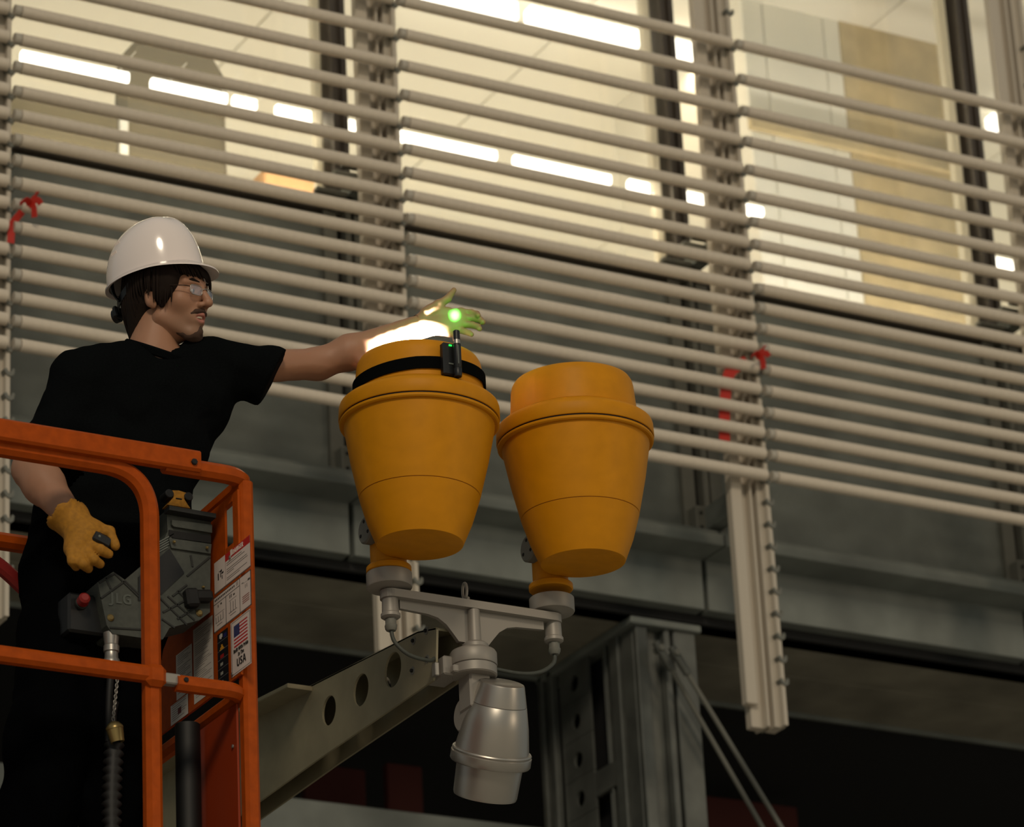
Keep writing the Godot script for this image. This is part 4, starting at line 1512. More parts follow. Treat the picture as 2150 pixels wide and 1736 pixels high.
func build_console() -> void:
	const Z := -7.70
	var o := thing("control_console", "grey ribbed control console hung inside the basket beside the stickers", "control box", Vector3(3.45, 4.9, Z))
	var sh := Transform3D(Basis(), -o.position)
	var face := func(z: float) -> Transform3D: return frame_at(Vector3(0, 0, z) - o.position)
	var st := tool()
	prism(st, flat([Vector3(3.3157, 4.8837, -7.7), Vector3(3.3555, 4.9157, -7.7), Vector3(3.3843, 4.8996, -7.7), Vector3(3.4677, 4.9803, -7.7), Vector3(3.4954, 5.0377, -7.7), Vector3(3.4937, 5.0934, -7.7), Vector3(3.6088, 5.0892, -7.7), Vector3(3.6018, 4.8493, -7.7), Vector3(3.5731, 4.8249, -7.7), Vector3(3.497, 4.7953, -7.7), Vector3(3.4796, 4.7644, -7.7), Vector3(3.436, 4.7608, -7.7), Vector3(3.352, 4.7611, -7.7), Vector3(3.3378, 4.7803, -7.7)]), 0.09, face.call(Z - 0.09))
	obj("housing", st, M.console, o)
	var lay := func(called: String, pts: Array, d: float, m: Material) -> void:
		var s := tool()
		prism(s, flat(pts), d, face.call(Z - 0.001))
		obj(called, s, m, o)
	lay.call("screen", [Vector3(3.4177, 4.8507, -7.7), Vector3(3.4762, 4.8758, -7.7), Vector3(3.5357, 4.9384, -7.7), Vector3(3.4985, 4.9945, -7.7), Vector3(3.4183, 4.9105, -7.7)], 0.004, M.black)
	lay.call("top_cover", [Vector3(3.4876, 5.0925, -7.7), Vector3(3.6088, 5.0904, -7.7), Vector3(3.6086, 5.0794, -7.7), Vector3(3.4874, 5.0815, -7.7)], 0.03, M.console_dark)
	lay.call("plate", [Vector3(3.5032, 5.0656, -7.7), Vector3(3.6072, 5.0694, -7.7), Vector3(3.6068, 5.0485, -7.7), Vector3(3.5079, 5.0493, -7.7), Vector3(3.503, 5.0534, -7.7)], 0.010, M.console)
	lay.call("slot", [Vector3(3.498, 5.0417, -7.7), Vector3(3.6067, 5.0424, -7.7), Vector3(3.6063, 5.0241, -7.7), Vector3(3.4977, 5.0223, -7.7)], 0.004, M.dark)
	lay.call("plate", [Vector3(3.4952, 5.0195, -7.7), Vector3(3.6063, 5.0204, -7.7), Vector3(3.6033, 4.9956, -7.7), Vector3(3.5022, 4.9951, -7.7)], 0.007, M.console)
	# moulded ribs
	for r in [[Vector3(3.3192, 4.8818, -7.7), Vector3(3.3579, 4.9113, -7.7)], [Vector3(3.3579, 4.9113, -7.7), Vector3(3.425, 4.8566, -7.7)], [Vector3(3.3238, 4.8445, -7.7), Vector3(3.3843, 4.896, -7.7)], [Vector3(3.3843, 4.896, -7.7), Vector3(3.4299, 4.8596, -7.7)], [Vector3(3.3361, 4.8962, -7.7), Vector3(3.348, 4.8717, -7.7)], [Vector3(3.3449, 4.7742, -7.7), Vector3(3.429, 4.7811, -7.7)], [Vector3(3.4736, 4.8659, -7.7), Vector3(3.541, 4.8085, -7.7)], [Vector3(3.4932, 4.8734, -7.7), Vector3(3.5609, 4.8232, -7.7)], [Vector3(3.5179, 4.8913, -7.7), Vector3(3.5759, 4.842, -7.7)], [Vector3(3.4778, 4.814, -7.7), Vector3(3.5092, 4.7969, -7.7)], [Vector3(3.5054, 4.8752, -7.7), Vector3(3.5426, 4.9093, -7.7)], [Vector3(3.4804, 4.831, -7.7), Vector3(3.5569, 4.8825, -7.7)], [Vector3(3.5168, 4.8194, -7.7), Vector3(3.5713, 4.8606, -7.7)], [Vector3(3.543, 4.9311, -7.7), Vector3(3.6032, 4.9883, -7.7)], [Vector3(3.5537, 4.9858, -7.7), Vector3(3.5582, 4.9574, -7.7)]]:
		st = tool()
		var a: Vector3 = r[0]
		var b: Vector3 = r[1]
		a.z = Z
		b.z = Z
		sweep(st, PackedVector3Array([a, b]), rect(0.005, 0.005, 0.001), Vector3(0, 0, 1))
		obj("rib", st, M.console_dark, o, sh)
	for p in [[Vector3(3.3475, 4.7994, -7.7), 0.009], [Vector3(3.5735, 4.8429, -7.7), 0.009], [Vector3(3.5065, 5.0089, -7.69), 0.004], [Vector3(3.5915, 5.0071, -7.69), 0.004], [Vector3(3.5845, 4.9093, -7.7), 0.004]]:
		st = tool()
		rod(st, p[0], p[0] + Vector3(0, 0, 0.006), p[1], 14, p[1] * 0.75)
		obj("screw", st, M.brass, o, sh)
	for r in [[Vector3(3.5498, 4.8731, -7.69), Vector3(0.034, 0.046, 0.03)], [Vector3(3.5794, 4.8821, -7.69), Vector3(0.045, 0.028, 0.03)]]:
		st = tool()
		box(st, r[0], r[1], 0.006, Basis(Vector3(0, 0, 1), 0.15))
		obj("clamp", st, M.rubber, o, sh)
	# grille above the screen
	for i in 5:
		st = tool()
		var g0: Vector3 = Vector3(3.4739, 4.9812, -7.7) + Vector3(0.004 * i, 0.009 * i, 0.002)
		sweep(st, PackedVector3Array([g0 + Vector3(-0.035, -0.022, 0), g0 + Vector3(0.02, 0.016, 0)]), rect(0.002, 0.003, 0.0005), Vector3(0, 0, 1))
		obj("grille_wire", st, M.ink_grey, o, sh)
	var t := TextMesh.new()
	var f := SystemFont.new()
	f.font_names = PackedStringArray(["Droid Sans"])
	f.font_weight = 800
	f.font_italic = true
	t.font = f
	t.text = "JLG"
	t.font_size = 32
	t.pixel_size = 0.0011
	t.depth = 0.001
	put(t, "lettering", M.emboss, o, Transform3D(Basis(Vector3(0, 0, 1), 0.02), Vector3(3.3736, 4.8499, -7.6985) - o.position))
	# emergency stop at the left of the console
	st = tool()
	var e: Vector3 = Vector3(3.285, 4.8355, -7.71)
	rod(st, e + Vector3(0, 0, -0.01), e + Vector3(-0.004, 0.004, 0.018), 0.0145, 20, 0.0135, 0.005)
	obj("stop_button", st, M.red, o, sh)
	st = tool()
	rod(st, e + Vector3(0, 0, -0.02), e + Vector3(0, 0, -0.008), 0.0155, 20)
	obj("button_collar", st, M.console_dark, o, sh)
	st = tool()
	box2(st, e + Vector3(-0.03, -0.07, -0.09), e + Vector3(0.065, 0.028, -0.02), 0.006)
	obj("switch_box", st, M.black, o, sh)

	# the plug, its hose, and the cap on a chain
	var p0: Vector3 = Vector3(3.3577, 4.6913, -7.72)
	var g := thing("cable_plug", "silver threaded cable plug under the console's lower left corner", "plug", p0)
	st = tool()
	lathe(st, [Vector2(0, 0), Vector2(0.017, 0), Vector2(0.020, 0.004), Vector2(0.019, 0.012), Vector2(0.016, 0.016), Vector2(0.0155, 0.030), Vector2(0.0185, 0.032), Vector2(0.0185, 0.046), Vector2(0.016, 0.049), Vector2(0.018, 0.066), Vector2(0.019, 0.078), Vector2(0, 0.078)], 24)
	obj("shell", st, M.silver, g)
	for s in [-1.0, 1.0]:
		st = tool()
		box(st, Vector3(s * 0.012, -0.005, 0.008), Vector3(0.016, 0.012, 0.014), 0.003)
		obj("clamp_jaw", st, M.silver, g)
	st = tool()
	tube(st, spline([Vector3(0, 0, 0), Vector3(-0.004, -0.08, -0.005), Vector3(0.0, -0.18, -0.02)], 8), 0.009, 10)
	obj("cable", st, M.rubber, g)
	var h0: Vector3 = Vector3(3.3722, 4.509, -7.74)
	var hs := thing("corrugated_hose", "black corrugated hose hanging below the brass cap", "hose", h0)
	st = tool()
	var path := PackedVector3Array()
	var sc := PackedFloat32Array()
	for i in 241:
		var y := -i * 0.0017
		path.append(Vector3(0.008 * sin(y * 9.0), y, 0))
		sc.append(1.0 + 0.2 * sin(i * TAU / 12.0))
	tube(st, path, 0.020, 14, sc)
	obj("tube", st, M.rubber, hs)
	st = tool()
	tube(st, spline([Vector3(0, 0, 0), Vector3(-0.004, 0.06, 0), Vector3(0.002, 0.10, 0.0)], 6), 0.010, 10)
	obj("end_sleeve", st, M.black, hs)
	var c0: Vector3 = Vector3(3.3674, 4.501, -7.71)
	var cp := thing("dust_cap", "brass dust cap hanging on a short chain", "cap", c0)
	st = tool()
	lathe(st, [Vector2(0.014, 0.003), Vector2(0.014, 0.0), Vector2(0.016, 0.0), Vector2(0.0195, 0.030), Vector2(0.0205, 0.031), Vector2(0.0205, 0.036), Vector2(0.013, 0.046), Vector2(0.005, 0.050), Vector2(0, 0.050)], 28, Transform3D(Basis(Vector3(0, 0, 1), 0.22), Vector3.ZERO))
	obj("cup", st, M.brass, cp)
	var c1: Vector3 = Vector3(3.3687, 4.6612, -7.71) - c0
	for i in 16:
		var t0 := (i + 0.5) / 16.0
		var c := Vector3(-0.011, 0.052, 0).lerp(c1, t0)
		st = tool()
		var ring := PackedVector3Array()
		for k in 11:
			var a := TAU * k / 10.0
			var v := Vector3(0.0032 * cos(a), 0.0062 * sin(a), 0)
			ring.append(c + (v if i % 2 == 0 else Vector3(0, v.y, v.x)))
		sweep(st, ring, disc(0.001, 5), Vector3(0, 0, 1) if i % 2 == 0 else Vector3(1, 0, 0), true)
		obj("chain_link", st, M.silver, cp)

	# a tape measure shaped tool lying on top of the console
	var w: Vector3 = Vector3(3.5345, 5.1181, -7.735)
	var tm := thing("hand_tool", "small amber and black tool lying on top of the console", "tool", w)
	st = tool()
	prism(st, PackedVector2Array([Vector2(-0.030, 0.0), Vector2(0.030, 0.0), Vector2(0.022, 0.010), Vector2(0.014, 0.022), Vector2(0.020, 0.038), Vector2(0.0, 0.041), Vector2(-0.020, 0.038), Vector2(-0.014, 0.022), Vector2(-0.022, 0.010)]), 0.03, frame_at(Vector3(0, -0.002, -0.015)))
	obj("body", st, M.leather, tm)
	for s in [-1.0, 1.0]:
		st = tool()
		rod(st, Vector3(s * 0.025, 0.026, -0.018), Vector3(s * 0.025, 0.026, 0.020), 0.011, 18)
		obj("grip_wheel", st, M.rubber, tm)
	st = tool()
	box2(st, Vector3(-0.008, 0.016, 0.014), Vector3(0.008, 0.019, 0.017), 0.001)
	obj("slot", st, M.rubber, tm)
	st = tool()
	rod(st, Vector3(0.0, -0.004, 0.0), Vector3(0.062, -0.022, 0.01), 0.010, 12, 0.006)
	obj("handle", st, M.tan, tm)

# ------------------------------------------------------------------ the worker
const FEET := Vector3(3.39, 4.12, -7.9)
const SKIN := Color(0.36, 0.18, 0.105)

func build_worker() -> void:
	var o := thing("person", "worker in white helmet, glasses and black shirt reaching over the floodlight", "person", FEET)
	var Rs := Vector3(-0.0352, 1.3588, 0.02)
	var Re := Vector3(-0.1744, 1.0958, 0.04)
	var Rw := Vector3(-0.1312, 0.9229, 0.18)
	var Ls := Vector3(0.3146, 1.4561, 0.02)
	var Le := Vector3(0.6112, 1.5211, 0.015)
	var Lw := Vector3(0.8486, 1.6187, 0.135)
	var Rhip := Vector3(-0.0434, 0.8495, -0)
	var Lhip := Vector3(0.1021, 0.8706, 0)
	var Rk := Vector3(-0.1277, 0.4343, 0.05)
	var Lk := Vector3(0.0163, 0.4488, 0.06)
	var Ra := Vector3(-0.16, 0.09, -0.02)
	var La := Vector3(0.06, 0.09, -0.01)
	var neck := Vector3(0.1589, 1.4629, 0)

	# head axes: turned to his left, tipped a little
	var yaw := deg_to_rad(35.5)
	var pit := deg_to_rad(-7.0)
	var rol := deg_to_rad(10.0)
	var fwd := Vector3(sin(yaw) * cos(pit), sin(pit), cos(yaw) * cos(pit))
	var x0 := Vector3(cos(yaw), 0, -sin(yaw))
	var u0 := fwd.cross(x0)
	var hx := x0 * cos(rol) + u0 * sin(rol)
	var hu := u0 * cos(rol) - x0 * sin(rol)
	var head := Transform3D(Basis(hx, hu, fwd), Vector3(0.1931, 1.6157, 0.04))

	# --- skin
	var acc := blob()
	var f := Field.new(Vector3(-0.30, 0.02, -0.2), Vector3(0.92, 1.62, 0.38), 0.012)
	f.cap(Rhip, Rk, 0.075, 0.052)
	f.cap(Rk, Ra, 0.050, 0.035)
	f.cap(Lhip, Lk, 0.075, 0.052)
	f.cap(Lk, La, 0.050, 0.035)
	f.cap(Rhip, Lhip, 0.085, 0.085, 0.05)
	f.cap(Vector3(0.033, 0.9034, 0), Vector3(0.0695, 1.1321, 0), 0.085, 0.075, 0.04)
	f.cap(Vector3(0.0695, 1.1321, 0), Vector3(0.1346, 1.3454, -0), 0.075, 0.075, 0.04)
	f.cap(Rs, Ls, 0.05, 0.05, 0.05)
	f.cap(neck, head * Vector3(0, -0.035, -0.030), 0.060, 0.056, 0.03)
	f.cap(neck, Vector3(0.1435, 1.3552, -0.02), 0.055, 0.062, 0.03)
	f.cap(Rs, Re, 0.050, 0.043, 0.03)
	f.cap(Re, Re.lerp(Rw, 0.3), 0.041, 0.046, 0.03)
	f.cap(Re.lerp(Rw, 0.3), Rw, 0.046, 0.032, 0.03)
	f.cap(Ls, Le, 0.048, 0.038, 0.03)
	f.cap(Le, Le.lerp(Lw, 0.3), 0.035, 0.041, 0.03)
	f.cap(Le.lerp(Lw, 0.3), Lw, 0.041, 0.0310, 0.03)
	var paint := func(_p: Vector3) -> Color: return SKIN
	f.emit(acc, Transform3D(), paint)

	head_field().emit(acc, head, head_paint)
	hand_field(Lw, Le).emit(acc, Transform3D(), paint)
	put(skin_mesh(acc), "body", M.skin, o)
	head_details(o, head)

	# --- clothes
	var nz := FastNoiseLite.new()
	nz.seed = 4
	nz.frequency = 9.0
	nz.fractal_octaves = 2
	f = Field.new(Vector3(-0.32, 0.80, -0.22), Vector3(0.52, 1.60, 0.22), 0.009)
	f.cap(Vector3(0.0274, 1.378, -0), Vector3(0.2899, 1.4433, 0), 0.068, 0.068, 0.04)
	f.cap(Vector3(0.1532, 1.4472, -0.005), Rs, 0.068, 0.072, 0.04)
	f.cap(Vector3(0.1532, 1.4472, -0.005), Ls, 0.068, 0.062, 0.04)
	f.cap(Vector3(0.027, 1.3143, 0), Vector3(0.2626, 1.3545, 0), 0.103, 0.103, 0.05)
	f.cap(Vector3(0.0074, 1.1848, -0), Vector3(0.1991, 1.2161, 0), 0.103, 0.103, 0.06)
	f.cap(Vector3(-0.0279, 1.0544, 0), Vector3(0.1468, 1.0818, 0), 0.105, 0.105, 0.06)
	f.cap(Vector3(-0.0431, 0.9411, -0), Vector3(0.118, 0.9654, 0), 0.108, 0.108, 0.06)
	var lhem := Vector3(0.4496, 1.4388, 0.065)
	f.cap(Ls, lhem, 0.068, 0.070, 0.04)
	f.cap(lhem, Vector3(0.4867, 1.4286, 0.08), 0.070, 0.073, 0.02)
	var rhem := Vector3(-0.1407, 1.1528, 0.035)
	f.cap(Rs, rhem, 0.070, 0.064, 0.04)
	f.cap(rhem, Vector3(-0.148, 1.1132, 0.038), 0.064, 0.064, 0.02)
	f.cap(Vector3(0.1998, 1.4533, -0), Vector3(0.2989, 1.477, 0.01), 0.055, 0.052, 0.03)
	f.ripple(nz, 0.010)
	f.slice(Vector3(0.4628, 1.4424, 0.065), (lhem - Ls + Vector3(0.0, -0.055, 0)).normalized(), 0.125)
	f.slice(Vector3(-0.1407, 1.1366, 0.035), (rhem - Rs).normalized(), 0.105)
	f.slice(Vector3(0.1519, 1.5226, -0), Vector3(0.12, 1, 0.1).normalized(), 0.13)
	f.cap(Vector3(0.1598, 1.4808, 0.01), Vector3(0.154, 1.5295, 0.03), 0.064, 0.085, 0.012, true)
	f.cap(Vector3(0.1487, 1.4554, 0.08), Vector3(0.1331, 1.4782, 0.11), 0.028, 0.05, 0.012, true)
	acc = blob()
	f.emit(acc)
	put(skin_mesh(acc), "shirt", M.shirt, o)
	var st := tool()
	var path := PackedVector3Array()
	for i in 33:
		var a := TAU * i / 32.0
		path.append(Vector3(0.1626, 1.4727, 0.015) + Vector3(0.070 * cos(a), -0.012 * cos(a) - 0.040 * sin(a), 0.074 * sin(a)))
	sweep(st, path, rect(0.022, 0.010, 0.004), Vector3(0, 1, 0.5))
	obj("collar", st, M.shirt, o)

	f = Field.new(Vector3(-0.40, 0.08, -0.22), Vector3(0.22, 1.03, 0.22), 0.013)
	f.cap(Vector3(-0.0492, 0.928, 0), Vector3(0.1203, 0.9534, 0), 0.112, 0.108, 0.05)
	f.cap(Rhip, Lhip, 0.118, 0.112, 0.05)
	f.cap(Rhip + Vector3(-0.015, 0, 0), Rk, 0.112, 0.098, 0.04)
	f.cap(Rk, Ra + Vector3(0, 0.02, 0), 0.098, 0.085, 0.04)
	f.cap(Lhip, Lk, 0.110, 0.086, 0.04)
	f.cap(Lk, La + Vector3(0, 0.02, 0), 0.086, 0.080, 0.04)
	f.ripple(nz, 0.012)
	f.slice(Vector3(0, 0.11, 0), Vector3(0, -1, 0))
	acc = blob()
	f.emit(acc)
	put(skin_mesh(acc), "trousers", M.trousers, o)
	for a in [Ra, La]:
		f = Field.new(a + Vector3(-0.1, -0.1, -0.12), a + Vector3(0.1, 0.12, 0.22), 0.01)
		f.cap(Vector3(a.x, 0.045, -0.04), Vector3(a.x, 0.04, 0.13), 0.045, 0.042, 0.03)
		f.cap(a + Vector3(0, 0.08, 0), Vector3(a.x, 0.05, -0.01), 0.058, 0.05, 0.03)
		f.slice(Vector3(0, 0.002, 0), Vector3(0, -1, 0))
		acc = blob()
		f.emit(acc)
		put(skin_mesh(acc), "boot", M.black, o)

	# --- work glove on the hanging hand
	f = Field.new(Vector3(-0.1081, 0.8647, 0.21) - Vector3(0.13, 0.13, 0.12), Vector3(-0.1081, 0.8647, 0.21) + Vector3(0.13, 0.13, 0.12), 0.004)
	var cuff := Vector3(-0.1357, 0.9203, 0.185)
	var palm := Vector3(-0.115, 0.8666, 0.215)
	f.cap(cuff, palm, 0.042, 0.038, 0.02)
	f.cap(Vector3(-0.1491, 0.9358, 0.18), cuff, 0.052, 0.044, 0.01)
	f.slice(Vector3(-0.1443, 0.9281, 0.18), Vector3(-0.1744, 0.9944, 0.14) - palm + Vector3(0, 0.02, 0), 0.075)
	f.cap(palm, Vector3(-0.0931, 0.8776, 0.22), 0.036, 0.030, 0.02)
	f.cap(palm, Vector3(-0.1363, 0.8328, 0.22), 0.034, 0.030, 0.02)
	# four fingers curled under, then the thumb
	f.cap(Vector3(-0.1114, 0.8339, 0.24), Vector3(-0.0938, 0.8195, 0.26), 0.0140, 0.0130, 0.005)
	f.cap(Vector3(-0.0938, 0.8195, 0.26), Vector3(-0.0701, 0.8142, 0.255), 0.0130, 0.0115, 0.003)
	f.cap(Vector3(-0.1225, 0.8187, 0.238), Vector3(-0.1106, 0.7933, 0.26), 0.0138, 0.0125, 0.004)
	f.cap(Vector3(-0.1106, 0.7933, 0.26), Vector3(-0.0875, 0.7904, 0.245), 0.0122, 0.0110, 0.003)
	f.cap(Vector3(-0.1391, 0.8149, 0.235), Vector3(-0.1347, 0.7798, 0.255), 0.0138, 0.0122, 0.004)
	f.cap(Vector3(-0.1347, 0.7798, 0.255), Vector3(-0.1119, 0.7786, 0.235), 0.0120, 0.0108, 0.003)
	f.cap(Vector3(-0.1525, 0.8196, 0.23), Vector3(-0.1565, 0.7873, 0.245), 0.0138, 0.0120, 0.004)
	f.cap(Vector3(-0.1565, 0.7873, 0.245), Vector3(-0.1399, 0.7818, 0.228), 0.0116, 0.0105, 0.003)
	f.cap(Vector3(-0.0906, 0.8875, 0.22), Vector3(-0.063, 0.8751, 0.245), 0.0160, 0.0135, 0.006)
	f.cap(Vector3(-0.063, 0.8751, 0.245), Vector3(-0.0532, 0.837, 0.255), 0.0130, 0.0112, 0.004)
	var gn := FastNoiseLite.new()
	gn.seed = 8
	gn.frequency = 30.0
	f.ripple(gn, 0.0014)
	acc = blob()
	f.emit(acc)
	put(skin_mesh(acc), "work_glove", M.leather, o)
	var gadget := thing("handheld_remote", "small black object pinched in the yellow work glove", "gadget", FEET + Vector3(-0.086, 0.849, 0.248))
	st = tool()
	box(st, Vector3.ZERO, Vector3(0.052, 0.030, 0.022), 0.006, Basis(Vector3(0, 0, 1), -0.35))
	obj("case", st, M.black, gadget)
	st = tool()
	box(st, Vector3(-0.008, 0.005, 0.010), Vector3(0.006, 0.006, 0.004), 0.001, Basis(Vector3(0, 0, 1), -0.35))
	obj("button", st, M.ink_grey, gadget)

func head_field() -> Field:
	var f := Field.new(Vector3(-0.105, -0.165, -0.125), Vector3(0.105, 0.13, 0.135), 0.003)
	f.ell(Vector3(0, 0.035, -0.014), Vector3(0.075, 0.085, 0.098), 0.02)
	f.ell(Vector3(0, -0.022, 0.030), Vector3(0.061, 0.080, 0.060), 0.025)
	for s in [-1.0, 1.0]:
		f.cap(Vector3(s * 0.050, -0.058, 0.004), Vector3(s * 0.016, -0.098, 0.062), 0.020, 0.016, 0.018)
		f.ell(Vector3(s * 0.042, -0.020, 0.056), Vector3(0.024, 0.022, 0.022), 0.02)
	f.ell(Vector3(0, -0.098, 0.070), Vector3(0.022, 0.019, 0.017), 0.018)
	f.cap(Vector3(0, -0.05, -0.03), Vector3(-0.03, -0.16, -0.045), 0.052, 0.058, 0.02)
	f.cap(Vector3(0, -0.080, 0.012), Vector3(0, -0.06, 0.03), 0.036, 0.036, 0.02)
	f.ell(Vector3(0, -0.060, 0.074), Vector3(0.030, 0.024, 0.018), 0.015)
	for s in [-1.0, 1.0]:
		f.cap(Vector3(s * 0.012, 0.026, 0.083), Vector3(s * 0.046, 0.026, 0.070), 0.010, 0.009, 0.014)
		f.ell(Vector3(s * 0.031, 0.006, 0.094), Vector3(0.018, 0.012, 0.016), 0.012, true)
		f.ell(Vector3(s * 0.031, 0.004, 0.0725), Vector3(0.0145, 0.0135, 0.0125), 0.003)
	f.cap(Vector3(0, 0.020, 0.085), Vector3(0, -0.022, 0.110), 0.0075, 0.0105, 0.010)
	f.ell(Vector3(0, -0.026, 0.108), Vector3(0.0125, 0.010, 0.0115), 0.006)
	for s in [-1.0, 1.0]:
		f.ell(Vector3(s * 0.0125, -0.030, 0.094), Vector3(0.008, 0.0075, 0.010), 0.005)
		f.ell(Vector3(s * 0.007, -0.037, 0.101), Vector3(0.0035, 0.003, 0.005), 0.003, true)
	# parted, smiling lips
	f.cap(Vector3(-0.019, -0.054, 0.0845), Vector3(0, -0.0535, 0.0925), 0.0042, 0.0055, 0.005)
	f.cap(Vector3(0.019, -0.054, 0.0845), Vector3(0, -0.0535, 0.0925), 0.0042, 0.0055, 0.005)
	f.cap(Vector3(-0.018, -0.068, 0.0825), Vector3(0, -0.0705, 0.0895), 0.0042, 0.0065, 0.005)
	f.cap(Vector3(0.018, -0.068, 0.0825), Vector3(0, -0.0705, 0.0895), 0.0042, 0.0065, 0.005)
	f.ell(Vector3(0, -0.0615, 0.092), Vector3(0.021, 0.0040, 0.013), 0.003, true)
	# ears
	for s in [-1.0, 1.0]:
		var b := Basis(Vector3(0, 1, 0), s * 0.35)
		f.ell(Vector3(s * 0.076, -0.006, -0.012), Vector3(0.009, 0.031, 0.019), 0.006, false, b)
		f.ell(Vector3(s * 0.086, -0.004, -0.008), Vector3(0.008, 0.020, 0.011), 0.005, true, b)
		f.ell(Vector3(s * 0.073, -0.031, -0.004), Vector3(0.007, 0.010, 0.009), 0.005)
	return f

func head_paint(p: Vector3) -> Color:
	var c := SKIN
	var lips := Vector3(p.x / 0.023, (p.y + 0.0615) / 0.0135, (p.z - 0.092) / 0.013).length()
	if lips < 1.0:
		c = Color(0.40, 0.15, 0.11)
	# stubble shadow of a short beard along the jaw
	if p.y < -0.040 and p.z > 0.0 and lips >= 1.0:
		var t := clampf((-0.040 - p.y) / 0.04, 0.0, 1.0) * clampf((p.z - 0.0) / 0.06, 0.0, 1.0)
		c = c.lerp(Color(0.21, 0.12, 0.075), 0.55 * t)
	return c

func hand_field(Lw: Vector3, Le: Vector3) -> Field:
	var lo := Vector3(0.8565, 1.5845, 0.075)
	var hi := Vector3(0.9767, 1.7023, 0.285)
	var f := Field.new(lo.min(hi) - Vector3(0.03, 0.03, 0.03), lo.max(hi) + Vector3(0.03, 0.03, 0.03), 0.0026)
	f.cap(Lw.lerp(Le, 0.16), Lw, 0.0325, 0.0305, 0.01)
	# palm: fan of bones from the wrist to the knuckles
	var mcp := [Vector3(0.9332, 1.6491, 0.19), Vector3(0.9351, 1.6299, 0.195), Vector3(0.9298, 1.6125, 0.193), Vector3(0.9186, 1.5983, 0.187)]
	for k in 4:
		f.cap(Lw, mcp[k], 0.018, [0.0122, 0.0118, 0.0115, 0.0115][k], 0.018)
	f.cap(Vector3(0.8638, 1.6129, 0.155), Vector3(0.9043, 1.5934, 0.18), 0.015, 0.014, 0.012)
	f.cap(Vector3(0.8656, 1.6519, 0.155), Vector3(0.9028, 1.6501, 0.175), 0.015, 0.013, 0.012)
	var pip := [Vector3(0.954, 1.6442, 0.207), Vector3(0.9587, 1.6269, 0.212), Vector3(0.9522, 1.607, 0.212), Vector3(0.9331, 1.5879, 0.205)]
	var dip := [Vector3(0.9623, 1.6365, 0.219), Vector3(0.9697, 1.6183, 0.224), Vector3(0.9604, 1.598, 0.224), Vector3(0.9391, 1.5802, 0.216)]
	var tip := [Vector3(0.9606, 1.6278, 0.229), Vector3(0.9712, 1.6093, 0.233), Vector3(0.9605, 1.5888, 0.233), Vector3(0.9413, 1.5732, 0.224)]
	for k in 4:
		var r: float = [0.0085, 0.0088, 0.0084, 0.0078][k]
		f.cap(mcp[k], pip[k], r + 0.0008, r, 0.004)
		f.cap(pip[k], dip[k], r, r - 0.0006, 0.003)
		f.cap(dip[k], tip[k], r - 0.0006, r - 0.0014, 0.003)
	# thumb standing up from the side of the palm
	f.cap(Vector3(0.8541, 1.6467, 0.153), Vector3(0.8817, 1.6706, 0.165), 0.017, 0.013, 0.012)
	f.cap(Vector3(0.8817, 1.6706, 0.165), Vector3(0.9046, 1.6879, 0.175), 0.0118, 0.0098, 0.006)
	f.cap(Vector3(0.9046, 1.6879, 0.175), Vector3(0.921, 1.713, 0.18), 0.0096, 0.0070, 0.004)
	return f

func ball(c: Vector3, r: Vector3, st: SurfaceTool, at: Transform3D) -> void:
	var prof := []
	for i in 11:
		var a := -PI / 2 + PI * i / 10.0
		prof.append(Vector2(cos(a), sin(a)))
	lathe(st, prof, 18, at * Transform3D(Basis.from_scale(r), c))

